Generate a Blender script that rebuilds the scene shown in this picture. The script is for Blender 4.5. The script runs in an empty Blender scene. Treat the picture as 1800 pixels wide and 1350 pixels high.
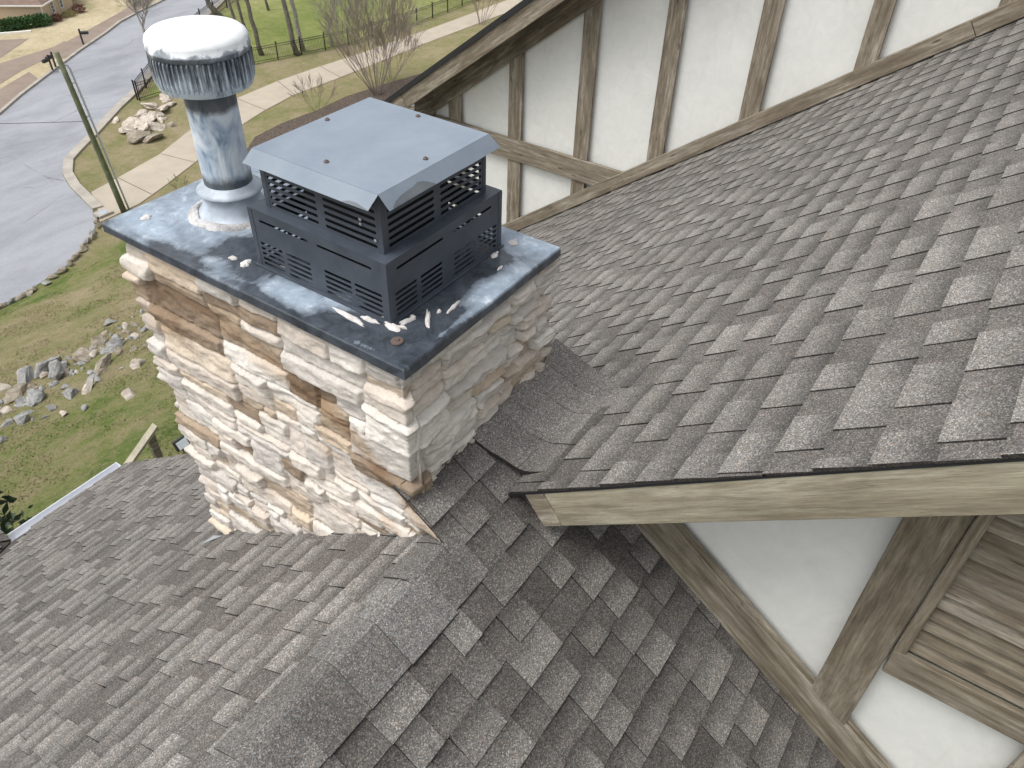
import bpy, bmesh, math, random
import numpy as np
from mathutils import Vector, Matrix, noise as mnoise
R = math.radians
scene = bpy.context.scene
col = scene.collection

# ------------------------------------------------------------------ camera
cam_d = bpy.data.cameras.new('camera')
cam = bpy.data.objects.new('camera', cam_d)
col.objects.link(cam)
right = Vector((0.56335633, -0.82576637, 0.02719467))
up = Vector((0.52446933, 0.38284995, 0.76049841))
fwd = Vector((0.63840549, 0.41416882, -0.64877008))
M = Matrix.Identity(4)
for i, v in enumerate((right, up, -fwd)):
    for j in range(3):
        M[j][i] = v[j]
M.translation = Vector((-1.51944267, -1.42222444, 1.69946812))
cam.matrix_world = M
cam_d.sensor_width = 36
cam_d.lens = 27.70
cam_d.clip_start = 0.05
cam_d.clip_end = 1500
scene.camera = cam

# ------------------------------------------------------------------ sky, sun, exposure
SUN_EL, SUN_AZ = R(62), R(150)         # azimuth of the sun measured from +X towards +Y
w = bpy.data.worlds.new('World')
scene.world = w
w.use_nodes = True
wn, wl = w.node_tree.nodes, w.node_tree.links
wn.clear()
sky = wn.new('ShaderNodeTexSky')
sky.sky_type = 'NISHITA'
sky.sun_disc = False
sky.sun_elevation = SUN_EL
sky.sun_rotation = R(90) - SUN_AZ
sky.air_density = 1.0
sky.dust_density = 4.0
sky.ozone_density = 1.0
hs = wn.new('ShaderNodeHueSaturation')
hs.inputs['Saturation'].default_value = 0.18
bg = wn.new('ShaderNodeBackground')
bg.inputs['Strength'].default_value = 0.15
out = wn.new('ShaderNodeOutputWorld')
wl.new(sky.outputs[0], hs.inputs['Color'])
wl.new(hs.outputs[0], bg.inputs['Color'])
wl.new(bg.outputs[0], out.inputs['Surface'])
sd = bpy.data.lights.new('sun', 'SUN')
sd.energy = 1.0
sd.angle = R(24)
sd.color = (1.0, 0.97, 0.93)
so = bpy.data.objects.new('sun', sd)
col.objects.link(so)
sdir = Vector((math.cos(SUN_EL) * math.cos(SUN_AZ), math.cos(SUN_EL) * math.sin(SUN_AZ), math.sin(SUN_EL)))
so.rotation_euler = sdir.to_track_quat('Z', 'Y').to_euler()
so.location = (0, 0, 12)
scene.view_settings.view_transform = 'Standard'
scene.view_settings.look = 'None'
scene.view_settings.exposure = 0.58
scene.view_settings.gamma = 1
scene.render.resolution_x, scene.render.resolution_y = 1024, 768

# ------------------------------------------------------------------ helpers
def tag(o, label=None, cat=None, group=None, kind=None):
    if label: o['label'] = label
    if cat: o['category'] = cat
    if group: o['group'] = group
    if kind: o['kind'] = kind
    return o

def empty(name, loc=(0, 0, 0), **k):
    o = bpy.data.objects.new(name, None)
    o.empty_display_size = 0.2
    o.location = loc
    col.objects.link(o)
    return tag(o, **k)

def link(name, me, mat=None, parent=None, smooth=False, world=True, mats=None):
    o = bpy.data.objects.new(name, me)
    col.objects.link(o)
    if mat: me.materials.append(mat)
    if mats:
        for m in mats: me.materials.append(m)
    if smooth:
        me.polygons.foreach_set('use_smooth', [True] * len(me.polygons))
    if parent is not None:
        o.parent = parent
        if world:
            o.matrix_parent_inverse = Matrix.Translation(parent_world(parent)).inverted()
    return o

def parent_world(p):
    v = Vector(p.location)
    if p.parent is not None and p.type == 'EMPTY':
        v = v + parent_world(p.parent)
    return v if p.type == 'EMPTY' else (parent_world(p.parent) if p.parent else v)

class MB:
    """collects polygons; every mesh it builds is one object"""
    def __init__(s):
        s.v, s.f, s.mi, s.c = [], [], [], []
        s.cur = 0
    def face(s, pts, c=None):
        n = len(s.v)
        s.v += [tuple(p) for p in pts]
        s.f.append(tuple(range(n, n + len(pts))))
        s.mi.append(s.cur)
        if c is not None: s.c += c
    def add(s, vs, fs):
        n = len(s.v)
        s.v += [tuple(p) for p in vs]
        for f in fs:
            s.f.append(tuple(n + i for i in f)); s.mi.append(s.cur)
    def box(s, lo, hi):
        x0, y0, z0 = lo; x1, y1, z1 = hi
        s.add([(x0,y0,z0),(x1,y0,z0),(x1,y1,z0),(x0,y1,z0),(x0,y0,z1),(x1,y0,z1),(x1,y1,z1),(x0,y1,z1)],
              [(0,3,2,1),(4,5,6,7),(0,1,5,4),(1,2,6,5),(2,3,7,6),(3,0,4,7)])
    def prism(s, poly, off):
        """closed prism: polygon + offset vector"""
        n = len(poly); off = Vector(off)
        a = [Vector(p) for p in poly]; b = [p + off for p in a]
        s.add(a + b, [tuple(range(n))[::-1], tuple(range(n, 2*n))] + [(i, (i+1) % n, n + (i+1) % n, n + i) for i in range(n)])
    def tube(s, pts, rad, seg=6, cap=True):
        pts = [Vector(p) for p in pts]
        rings = []
        for i, p in enumerate(pts):
            d = (pts[min(i+1, len(pts)-1)] - pts[max(i-1, 0)])
            if d.length < 1e-9: d = Vector((0,0,1))
            d.normalize()
            a = d.cross(Vector((0,0,1)) if abs(d.z) < .9 else Vector((1,0,0))).normalized()
            b = d.cross(a)
            r = rad[i] if isinstance(rad, (list, tuple)) else rad
            rings.append([p + a*math.cos(6.28318*k/seg)*r + b*math.sin(6.28318*k/seg)*r for k in range(seg)])
        vs = [q for r_ in rings for q in r_]
        fs = [(i*seg+k, i*seg+(k+1) % seg, (i+1)*seg+(k+1) % seg, (i+1)*seg+k) for i in range(len(pts)-1) for k in range(seg)]
        if cap:
            fs.append(tuple(range(seg))[::-1]); fs.append(tuple((len(pts)-1)*seg + k for k in range(seg)))
        s.add(vs, fs)
    def lathe(s, prof, c=(0,0,0), seg=48, fn=None):
        vs = []
        for j, (r, z) in enumerate(prof):
            for k in range(seg):
                t = 6.2831853*k/seg
                rr = r + (fn(t, j) if fn else 0)
                vs.append((c[0]+rr*math.cos(t), c[1]+rr*math.sin(t), c[2]+z))
        s.add(vs, [(j*seg+k, j*seg+(k+1) % seg, (j+1)*seg+(k+1) % seg, (j+1)*seg+k) for j in range(len(prof)-1) for k in range(seg)])
    def mesh(s, name):
        me = bpy.data.meshes.new(name)
        me.from_pydata(s.v, [], s.f)
        me.polygons.foreach_set('material_index', s.mi)
        if s.c:
            at = me.attributes.new('tone', 'FLOAT_COLOR', 'POINT')
            at.data.foreach_set('color', np.array(s.c, dtype=np.float32).ravel())
        me.update()
        return me
    def build(s, name, mat=None, parent=None, smooth=False, mats=None):
        return link(name, s.mesh(name), mat, parent, smooth, mats=mats)

# ------------------------------------------------------------------ node helper
class NT:
    def __init__(s, name):
        s.m = bpy.data.materials.new(name); s.m.use_nodes = True
        s.n, s.l = s.m.node_tree.nodes, s.m.node_tree.links
        s.n.clear()
        s.out = s.n.new('ShaderNodeOutputMaterial')
        s.b = s.n.new('ShaderNodeBsdfPrincipled')
        s.l.new(s.b.outputs[0], s.out.inputs[0])
        s.tc = s.n.new('ShaderNodeTexCoord')
    def obj(s, scale=(1,1,1), rnd=False, src='Object'):
        mp = s.n.new('ShaderNodeMapping'); mp.inputs['Scale'].default_value = scale
        s.l.new(s.tc.outputs[src], mp.inputs[0])
        if rnd:
            oi = s.n.new('ShaderNodeObjectInfo')
            m = s.n.new('ShaderNodeMath'); m.operation = 'MULTIPLY'; m.inputs[1].default_value = 37
            s.l.new(oi.outputs['Random'], m.inputs[0]); s.l.new(m.outputs[0], mp.inputs['Location'])
        return mp.outputs[0]
    def noise(s, vec, sc, det=4, rough=.6, dist=0):
        t = s.n.new('ShaderNodeTexNoise')
        t.inputs['Scale'].default_value = sc; t.inputs['Detail'].default_value = det
        t.inputs['Roughness'].default_value = rough; t.inputs['Distortion'].default_value = dist
        s.l.new(vec, t.inputs['Vector']); return t.outputs['Fac']
    def voro(s, vec, sc, out='Color', feature='F1'):
        t = s.n.new('ShaderNodeTexVoronoi'); t.inputs['Scale'].default_value = sc; t.feature = feature
        s.l.new(vec, t.inputs['Vector']); return t.outputs[out]
    def ramp(s, fac, stops, interp='LINEAR'):
        r = s.n.new('ShaderNodeValToRGB'); r.color_ramp.interpolation = interp
        e = r.color_ramp.elements
        while len(e) < len(stops): e.new(.5)
        for i, (p, c) in enumerate(stops):
            e[i].position = p
            e[i].color = (c, c, c, 1) if isinstance(c, (int, float)) else (*c, 1)
        s.l.new(fac, r.inputs[0]); return r.outputs[0]
    def mix(s, fac, a, b, mode='MIX'):
        m = s.n.new('ShaderNodeMix'); m.data_type = 'RGBA'; m.blend_type = mode
        for k, v in ((0, fac), (6, a), (7, b)):
            if isinstance(v, (int, float)):
                m.inputs[k].default_value = v if k == 0 else (v, v, v, 1)
            elif isinstance(v, tuple): m.inputs[k].default_value = (*v, 1)
            else: s.l.new(v, m.inputs[k])
        return m.outputs[2]
    def math(s, op, a, b=None, clamp=False):
        m = s.n.new('ShaderNodeMath'); m.operation = op; m.use_clamp = clamp
        for k, v in ((0, a), (1, b)):
            if v is None: continue
            if isinstance(v, (int, float)): m.inputs[k].default_value = v
            else: s.l.new(v, m.inputs[k])
        return m.outputs[0]
    def sep(s, vec):
        x = s.n.new('ShaderNodeSeparateXYZ'); s.l.new(vec, x.inputs[0]); return x.outputs
    def attr(s, name='tone'):
        a = s.n.new('ShaderNodeAttribute'); a.attribute_name = name; return a.outputs['Color']
    def color(s, c):
        if isinstance(c, tuple): s.b.inputs['Base Color'].default_value = (*c, 1)
        else: s.l.new(c, s.b.inputs['Base Color'])
    def set(s, rough=.8, metal=0, spec=.5):
        for k, v in (('Roughness', rough), ('Metallic', metal), ('Specular IOR Level', spec)):
            if isinstance(v, (int, float)): s.b.inputs[k].default_value = v
            else: s.l.new(v, s.b.inputs[k])
    def bump(s, h, strength=.3, dist=.01):
        b = s.n.new('ShaderNodeBump'); b.inputs['Strength'].default_value = strength
        b.inputs['Distance'].default_value = dist
        s.l.new(h, b.inputs['Height']); s.l.new(b.outputs[0], s.b.inputs['Normal'])

MT = {}
def simple(name, c, rough=.8, metal=0, spec=.5, var=.15, sc=6, bump=0):
    t = NT(name); v = t.obj(rnd=True)
    n = t.noise(v, sc, 6)
    d = tuple(x*(1-var) for x in c); e = tuple(min(1, x*(1+var)) for x in c)
    t.color(t.ramp(n, [(.3, d), (.7, e)])); t.set(rough, metal, spec)
    if bump: t.bump(t.noise(v, sc*6, 6), bump, .01)
    MT[name] = t.m
    return t.m

def shingle_mat(name, dark, mid, light, gran=.5):
    t = NT(name); v = t.obj()
    a = t.sep(t.attr())                  # x: blend of the tab, y: 0 at butt .. 1 at head, z: extra
    tone = t.ramp(a[0], [(0, dark), (.5, mid), (1, light)])
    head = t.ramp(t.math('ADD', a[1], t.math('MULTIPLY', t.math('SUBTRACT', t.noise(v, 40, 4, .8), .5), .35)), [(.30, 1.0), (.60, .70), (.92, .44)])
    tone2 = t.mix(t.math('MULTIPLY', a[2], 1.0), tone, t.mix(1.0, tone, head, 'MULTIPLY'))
    big = t.ramp(t.noise(v, .8, 5, .65), [(.3, .84), (.7, 1.14)])
    med = t.ramp(t.noise(v, 9, 4, .7), [(.3, .9), (.7, 1.1)])
    c = t.mix(1.0, tone2, big, 'MULTIPLY'); c = t.mix(1.0, c, med, 'MULTIPLY')
    g = t.sep(t.voro(v, 250))[0]
    gr = t.ramp(g, [(0, 1-gran), (.55, .95), (.85, 1.1+gran*.3), (1, 1.2+gran*1.7)])
    c = t.mix(1.0, c, gr, 'MULTIPLY')
    hue = t.sep(t.voro(v, 160))[1]
    c = t.mix(t.math('MULTIPLY', t.ramp(hue, [(.7, 0.0), (.95, .5)]), 1.0), c, t.mix(1.0, c, (1.25, 1.02, .82), 'MULTIPLY'))
    t.color(c); t.set(.93, 0, .25)
    t.bump(t.mix(.5, t.voro(v, 250, 'Distance'), t.noise(v, 160, 3)), .55, .0016)
    MT[name] = t.m
shingle_mat('shingle', (.078, .071, .066), (.150, .141, .133), (.270, .260, .245), .55)
shingle_mat('cap_shingle', (.112, .106, .100), (.142, .137, .131), (.176, .173, .168), .55)
simple('deck', (.02, .02, .022), .9, var=.1)
simple('drip', (.018, .019, .022), .5)

def wood_mat(name, base, light, dark, amt=.5, rough=.85):
    t = NT(name); v = t.obj(rnd=True)
    vg = t.obj((2.2, 34, 34), rnd=True)
    grain = t.noise(vg, 1.0, 8, .7, .3)
    fine = t.noise(t.obj((9, 170, 170), rnd=True), 1.0, 4, .6)
    patch = t.noise(t.obj((1.0, 7, 7), rnd=True), 1.3, 7, .72, .4)
    c = t.mix(t.ramp(grain, [(.3, 0.0), (.72, 1.0)]), dark, base)
    p = t.ramp(t.math('ADD', t.math('MULTIPLY', patch, .7), t.math('MULTIPLY', grain, .3)), [(amt-.05, 0.0), (amt+.03, .25), (amt+.14, 1.0)])
    c = t.mix(p, c, light)
    sp = t.ramp(t.noise(t.obj((5, 22, 22), rnd=True), 2.4, 5, .8), [(.61, 0.0), (.68, .85)])
    c = t.mix(sp, c, dark)
    c = t.mix(1.0, c, t.ramp(fine, [(.3, .82), (.7, 1.14)]), 'MULTIPLY')
    chk = t.ramp(t.noise(t.obj((1.6, 75, 75), rnd=True), 1.0, 5, .75), [(.645, 0.0), (.675, .8)])
    c = t.mix(chk, c, tuple(x*.45 for x in dark))
    wth = t.ramp(t.noise(t.obj((2.5, 9, 9), rnd=True), 1.0, 7, .75), [(.35, .74), (.62, 1.1)])
    c = t.mix(1.0, c, wth, 'MULTIPLY')
    knot = t.ramp(t.voro(t.obj((1.6, 7, 7), rnd=True), 1.4, 'Distance'), [(.0, 0.9), (.07, .75), (.12, 0.0)])
    c = t.mix(knot, c, tuple(x*.55 for x in dark))
    t.color(c); t.set(rough, 0, .3)
    t.bump(t.mix(.5, grain, fine), .5, .004)
    MT[name] = t.m
wood_mat('timber', (.235, .200, .145), (.40, .365, .295), (.110, .088, .060), .49)
wood_mat('timber_pale', (.27, .235, .175), (.42, .38, .31), (.13, .10, .07), .50)
wood_mat('fascia', (.34, .31, .225), (.42, .39, .30), (.20, .165, .115), .50)
wood_mat('louver', (.26, .225, .165), (.40, .36, .29), (.12, .095, .065), .52)

def stucco():
    t = NT('stucco'); v = t.obj(src='Object')
    b = t.noise(v, 1.3, 6, .6); f = t.noise(v, 60, 5, .6)
    c = t.ramp(b, [(.3, (.69, .695, .66)), (.7, (.76, .765, .73))])
    st = t.noise(t.obj((1, 3, .6)), 1.6, 8, .75, .6)
    c = t.mix(t.ramp(st, [(.60, 0.0), (.74, .5)]), c, (.60, .61, .58))
    tr = t.noise(t.obj((3, 3, 3)), 2.2, 8, .7, 1.2)
    c = t.mix(1.0, c, t.ramp(tr, [(.3, .93), (.7, 1.04)]), 'MULTIPLY')
    run = t.noise(t.obj((5, 5, .35)), 2.4, 6, .7)
    c = t.mix(t.ramp(run, [(.60, 0.0), (.80, .35)]), c, (.55, .54, .48))
    ck = t.voro(t.mix(.12, v, t.noise(v, 3, 4)), 1.1, 'Distance', 'DISTANCE_TO_EDGE')
    ckm = t.math('MULTIPLY', t.ramp(ck, [(0, .55), (.004, 0.0)]), t.ramp(t.noise(v, .9, 3), [(.52, 0.0), (.58, 1.0)]))
    c = t.mix(t.math('MULTIPLY', ckm, .25), c, (.40, .39, .36))
    t.color(c); t.set(.75, 0, .35); t.bump(t.mix(.5, f, tr), .45, .004)
    MT['stucco'] = t.m
stucco()

def stone_mat():
    t = NT('ledge_stone'); v = t.obj()
    a = t.attr()
    c = t.mix(1.0, a, t.ramp(t.noise(v, 7, 6, .7), [(.28, .80), (.5, 1.0), (.75, 1.14)]), 'MULTIPLY')
    st = t.noise(t.obj((9, 9, 34)), 1.2, 7, .75, .5)
    c = t.mix(t.ramp(st, [(.55, 0.0), (.72, .55)]), c, t.mix(1.0, c, (.80, .70, .60), 'MULTIPLY'))
    fine = t.noise(v, 90, 4, .7)
    c = t.mix(1.0, c, t.ramp(fine, [(.3, .88), (.7, 1.08)]), 'MULTIPLY')
    mo = t.ramp(t.noise(v, 30, 6, .8), [(.66, 0.0), (.74, .6)])
    c = t.mix(mo, c, (.27, .20, .14))
    t.color(c); t.set(.9, 0, .3)
    t.bump(t.mix(.75, st, t.noise(v, 38, 8, .8)), .75, .008)
    MT['ledge_stone'] = t.m
stone_mat()

def chase_mat():
    t = NT('chase_metal'); v = t.obj()
    xyz = t.sep(v)
    n1 = t.noise(v, 3.1, 7, .62, .8)
    n2 = t.noise(v, 11, 7, .72, .5)
    # chalked paint: patches with shapes of their own, at fixed places on the sheet
    def blob(cx, cy, rx, ry, pw=1.0):
        dx = t.math('DIVIDE', t.math('SUBTRACT', xyz[0], cx), rx)
        dy = t.math('DIVIDE', t.math('SUBTRACT', xyz[1], cy), ry)
        d = t.math('SQRT', t.math('ADD', t.math('MULTIPLY', dx, dx), t.math('MULTIPLY', dy, dy)))
        return t.math('MULTIPLY', t.math('SUBTRACT', 1.0, d, True), pw)
    acc = None
    for bl in [(.10, .62, .12, .26, 1.1), (.16, .47, .10, .14, .9), (.12, 1.5, .5, .5, .75), (.32, 1.42, .6, .5, .75), (.7, 1.2, .5, .5, .7), (.05, 1.0, .2, .5, .45), (.62, .05, .30, .10, .8), (.96, .12, .16, .3, .9), (.02, .10, .035, .5, .6), (.24, .02, .4, .035, .8), (.42, .10, .1, .06, .6), (.20, 1.22, .2, .2, .6), (.8, .9, .5, .8, .5)]:
        b = blob(*bl); acc = b if acc is None else t.math('MAXIMUM', acc, b)
    f = t.math('ADD', t.math('MULTIPLY', acc, .9), t.math('MULTIPLY', t.math('SUBTRACT', n1, .5), 1.7))
    f = t.math('ADD', f, t.math('MULTIPLY', t.math('SUBTRACT', n2, .5), .45))
    dk = None
    for bl in [(.16, .12, .30, .22, 1.3), (.05, .33, .10, .22, .9), (.42, .16, .30, .10, .9), (.13, .90, .16, .16, .8), (.18, 1.05, .14, .12, .7), (.70, .15, .14, .10, .7), (.02, 1.3, .06, .5, .8), (.02, .75, .05, .3, .7)]:
        b = blob(*bl); dk = b if dk is None else t.math('MAXIMUM', dk, b)
    f = t.math('SUBTRACT', f, t.math('MULTIPLY', dk, .75))
    ch = t.ramp(f, [(-.0, 0.0), (.20, .50), (.60, 1.0)])
    # only the top is chalked; the hem stays dark
    hem = t.ramp(t.math('ADD', xyz[2], .5), [(.484, 0.06), (.499, 1.0)])
    ch = t.math('MULTIPLY', ch, hem)
    pale = t.ramp(n2, [(.3, (.20, .25, .31)), (.55, (.32, .385, .46)), (.70, (.58, .65, .72))])
    dark = t.ramp(n2, [(.3, (.020, .024, .030)), (.7, (.085, .100, .122))])
    c = t.mix(ch, dark, pale)
    sp = t.ramp(t.noise(v, 70, 3, .8), [(.70, 0.0), (.76, .8)])
    c = t.mix(t.math('MULTIPLY', sp, .5), c, (.55, .62, .70))
    t.color(c); t.set(t.ramp(ch, [(0, .20), (1, .55)]), 0, .5)
    t.bump(t.noise(v, 5, 3), .15, .006)
    MT['chase_metal'] = t.m
chase_mat()

def pipe_mat():
    t = NT('galvanized'); v = t.obj((1, 1, .45))
    n = t.noise(v, 11, 7, .6, 1.1); n2 = t.noise(t.obj((1, 1, .12)), 36, 6, .7)
    c = t.ramp(n, [(.30, (.13, .18, .26)), (.40, (.33, .42, .54)), (.49, (.55, .63, .73)), (.62, (.80, .85, .90))])
    c = t.mix(t.ramp(n2, [(.5, 0.0), (.75, .5)]), c, (.50, .56, .62))
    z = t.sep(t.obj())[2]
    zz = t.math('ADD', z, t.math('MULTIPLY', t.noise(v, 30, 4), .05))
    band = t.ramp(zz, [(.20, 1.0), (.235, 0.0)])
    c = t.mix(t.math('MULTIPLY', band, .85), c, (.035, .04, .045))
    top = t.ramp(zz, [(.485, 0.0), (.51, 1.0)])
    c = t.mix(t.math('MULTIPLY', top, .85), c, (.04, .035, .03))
    t.color(c); t.set(.55, .15, .5); t.bump(n2, .1, .003)
    MT['galvanized'] = t.m
pipe_mat()

def dome_mat():
    t = NT('dome_metal'); v = t.obj()
    z = t.sep(v)[2]
    n = t.noise(v, 17, 5, .6, .6)
    f = t.math('ADD', z, t.math('MULTIPLY', t.math('SUBTRACT', n, .5), .16))
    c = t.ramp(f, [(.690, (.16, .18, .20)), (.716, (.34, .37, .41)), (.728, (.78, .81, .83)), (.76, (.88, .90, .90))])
    t.color(c); t.set(.45, .1, .5)
    MT['dome_metal'] = t.m
dome_mat()

def rib_mat():
    t = NT('rib_metal'); v = t.obj((1, 1, .10))
    n = t.noise(v, 60, 6, .75); z = t.sep(t.obj())[2]
    n3 = t.noise(t.obj(), 9, 5, .7)
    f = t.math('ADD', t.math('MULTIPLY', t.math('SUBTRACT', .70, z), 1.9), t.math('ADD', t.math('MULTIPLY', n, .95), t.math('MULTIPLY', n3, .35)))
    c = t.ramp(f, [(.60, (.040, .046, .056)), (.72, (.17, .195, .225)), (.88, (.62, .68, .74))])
    t.color(c); t.set(.5, .25, .5)
    MT['rib_metal'] = t.m
rib_mat()

def paint_metal(name, c, c2, rough):
    t = NT(name); v = t.obj()
    n = t.noise(v, 6, 8, .65, .3); f = t.noise(v, 70, 5, .75)
    k = t.ramp(n, [(.3, c), (.75, c2)])
    k = t.mix(t.ramp(f, [(.66, 0.0), (.8, .35)]), k, tuple(min(1, x*1.7+.05) for x in c2))
    t.color(k); t.set(rough, 0, .5); t.bump(t.noise(v, 3, 2), .12, .008)
    MT[name] = t.m
paint_metal('lid_metal', (.185, .225, .275), (.24, .28, .33), .40)
paint_metal('lid_bare', (.10, .115, .13), (.16, .175, .19), .5)
paint_metal('screen_metal', (.042, .051, .066), (.080, .094, .118), .42)
simple('screw', (.11, .08, .07), .6)
simple('caulk', (.62, .59, .57), .85, var=.2, sc=25, bump=.6)
simple('gutter', (.74, .76, .80), .35, var=.06)
simple('old_sealant', (.46, .455, .45), .85, var=.5, sc=16, bump=.8)
simple('zinc', (.42, .47, .53), .5, .1, var=.35, sc=9)
simple('lead', (.45, .48, .52), .4, .4)

# ------------------------------------------------------------------ ground
def gz(x, y):
    return -19 + 0.34*max(0.0, 33-max(y, 8.0))

def ground_mat():
    t = NT('yard_grass'); v = t.obj()
    y = t.sep(v)[1]
    n1 = t.noise(v, .55, 8, .65); n2 = t.noise(v, 3.2, 8, .75); n3 = t.noise(v, 17, 6, .8)
    f = t.math('ADD', t.math('MULTIPLY', n1, .6), t.math('MULTIPLY', n2, .4))
    near = t.ramp(t.math('DIVIDE', y, 60), [(.20, .12), (.29, .06), (.36, -.03), (.50, -.04), (.53, .12), (.553, .10), (.57, -.13)])
    f = t.math('ADD', f, t.math('SUBTRACT', near, 0.0))
    c = t.ramp(f, [(.40, (.30, .255, .16)), (.50, (.240, .215, .115)), (.60, (.170, .185, .070)), (.70, (.085, .135, .030))])
    c = t.mix(1.0, c, t.ramp(n3, [(.3, .55), (.7, 1.45)]), 'MULTIPLY')
    c = t.mix(t.ramp(t.noise(v, 2.6, 9, .85), [(.52, 0.0), (.62, .75)]), c, (.26, .21, .135))
    t.color(c); t.set(1.0, 0, .1); t.bump(t.mix(.5, n3, n2), 1.0, .12)
    MT['yard_grass'] = t.m
ground_mat()
def grass_mat(name, stops, sc=1.0):
    t = NT(name); v = t.obj()
    n1 = t.noise(v, .16*sc, 8, .62); n3 = t.noise(v, 5*sc, 7, .8); n2 = t.noise(v, 1.1*sc, 7, .7)
    c = t.ramp(t.math('ADD', t.math('MULTIPLY', n1, .6), t.math('MULTIPLY', n2, .4)), stops)
    c = t.mix(1.0, c, t.ramp(n3, [(.3, .75), (.7, 1.2)]), 'MULTIPLY')
    t.color(c); t.set(1.0, 0, .1); t.bump(n3, .8, .1)
    MT[name] = t.m
grass_mat('lawn_green', [(.38, (.30, .29, .14)), (.47, (.215, .235, .085)), (.60, (.15, .19, .055))])
grass_mat('lawn_tan', [(.36, (.24, .24, .12)), (.46, (.42, .355, .23)), (.62, (.52, .45, .31))])
def asphalt():
    t = NT('asphalt'); v = t.obj()
    n = t.noise(t.obj((.35, .9, 1)), .5, 8, .7, .5); n2 = t.noise(v, 9, 8, .8); n3 = t.noise(v, .25, 6)
    c = t.ramp(n, [(.3, (.22, .23, .25)), (.55, (.30, .31, .335)), (.75, (.34, .35, .38))])
    c = t.mix(1.0, c, t.ramp(n2, [(.3, .88), (.7, 1.1)]), 'MULTIPLY')
    cr = t.ramp(t.voro(t.mix(.25, v, t.mix(1.0, v, 1.0, 'MULTIPLY')), .17, 'Distance', 'DISTANCE_TO_EDGE'), [(0, .75), (.006, 0.0)])
    c = t.mix(t.math('MULTIPLY', cr, t.ramp(n3, [(.5, 0.0), (.6, 1.0)])), c, (.08, .08, .085))
    t.color(c); t.set(.85, 0, .3); t.bump(n2, .3, .02)
    MT['asphalt'] = t.m
asphalt()
simple('concrete', (.40, .35, .28), .9, var=.10, sc=.8, bump=.2)
simple('curb_concrete', (.36, .33, .285), .9, var=.18, sc=1.5, bump=.2)
simple('aggregate', (.235, .185, .15), .95, var=.12, sc=1.0, bump=.3)
simple('joint', (.16, .12, .085), .95)
simple('mulch', (.085, .065, .05), 1.0, var=.7, sc=7, bump=1.0)
simple('iron', (.012, .012, .014), .5)
simple('bark', (.155, .14, .12), .95, var=.4, sc=5, bump=.8)
simple('bark_light', (.30, .28, .25), .95, var=.3, sc=5)
simple('twig', (.235, .19, .17), .9, var=.2)
simple('pole_wood', (.12, .135, .075), .9, var=.35, sc=3)
simple('conduit', (.45, .49, .52), .5, var=.1)
simple('rail_wood', (.36, .33, .25), .85, var=.2, sc=8, bump=.3)
simple('house_wall', (.62, .485, .35), .9, var=.04)
simple('house_trim', (.80, .78, .74), .7, var=.04)
simple('window_glass', (.03, .05, .06), .15, var=.3)
simple('hedge_leaf', (.045, .11, .030), .7, var=.6, sc=9)
simple('red_leaf', (.13, .045, .035), .8, var=.6, sc=9)
simple('mixed_leaf', (.22, .20, .07), .8, var=.5, sc=6)
simple('magnolia_leaf', (.020, .040, .016), .35, var=.6, sc=14)
simple('black_paint', (.02, .02, .022), .4)
simple('lamp_glass', (.55, .6, .65), .2)
t = NT('far_roof'); v = t.obj(); xx = t.noise(t.obj((1, 1, 8)), 2.0, 6, .7)
t.color(t.ramp(xx, [(.3, (.15, .105, .085)), (.7, (.27, .20, .165))])); t.set(.95, 0, .2); MT['far_roof'] = t.m
def rock_mat(name, a, b, c):
    t = NT(name); v = t.obj(rnd=True); n = t.noise(t.obj((1, 1, 2.6), rnd=True), 2.6, 9, .75, .5)
    k = t.ramp(n, [(.33, a), (.5, b), (.66, c)])
    t.color(k); t.set(.95, 0, .2); t.bump(t.noise(v, 7, 8, .8), 1.0, .08)
    MT[name] = t.m
rock_mat('rock_grey', (.16, .155, .145), (.32, .32, .31), (.46, .46, .45))
rock_mat('rock_tan', (.16, .125, .09), (.31, .27, .21), (.46, .42, .36))
rock_mat('rock_pale', (.26, .20, .15), (.52, .46, .39), (.68, .64, .58))

b = MB()
xs = [-60, -20, 0, 10, 20, 40, 80, 140, 220]
ys = [-60, -20, 4, 8] + list(range(9, 34)) + [36, 45, 60, 80, 120, 200, 320]
vs = [(x, y, gz(x, y)) for y in ys for x in xs]
nx = len(xs)
b.add(vs, [(j*nx+i, j*nx+i+1, (j+1)*nx+i+1, (j+1)*nx+i) for j in range(len(ys)-1) for i in range(nx-1)])
tag(b.build('ground', MT['yard_grass']), kind='structure')

def sheet(name, poly, mat, dz, kind='structure', thick=0, parent=None):
    """flat polygon (tessellated) lying on the flat street level"""
    bm = bmesh.new()
    vs = [bm.verts.new((x, y, -19 + dz)) for x, y in poly]
    f = bm.faces.new(vs)
    if f.normal.z < 0: f.normal_flip()
    bmesh.ops.triangulate(bm, faces=[f])
    if thick:
        r = bmesh.ops.extrude_face_region(bm, geom=bm.faces[:])
        bmesh.ops.translate(bm, verts=[g for g in r['geom'] if isinstance(g, bmesh.types.BMVert)], vec=(0, 0, -thick))
    me = bpy.data.meshes.new(name); bm.to_mesh(me); bm.free()
    o = link(name, me, mat, parent)
    if kind: tag(o, kind=kind)
    return o

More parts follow.
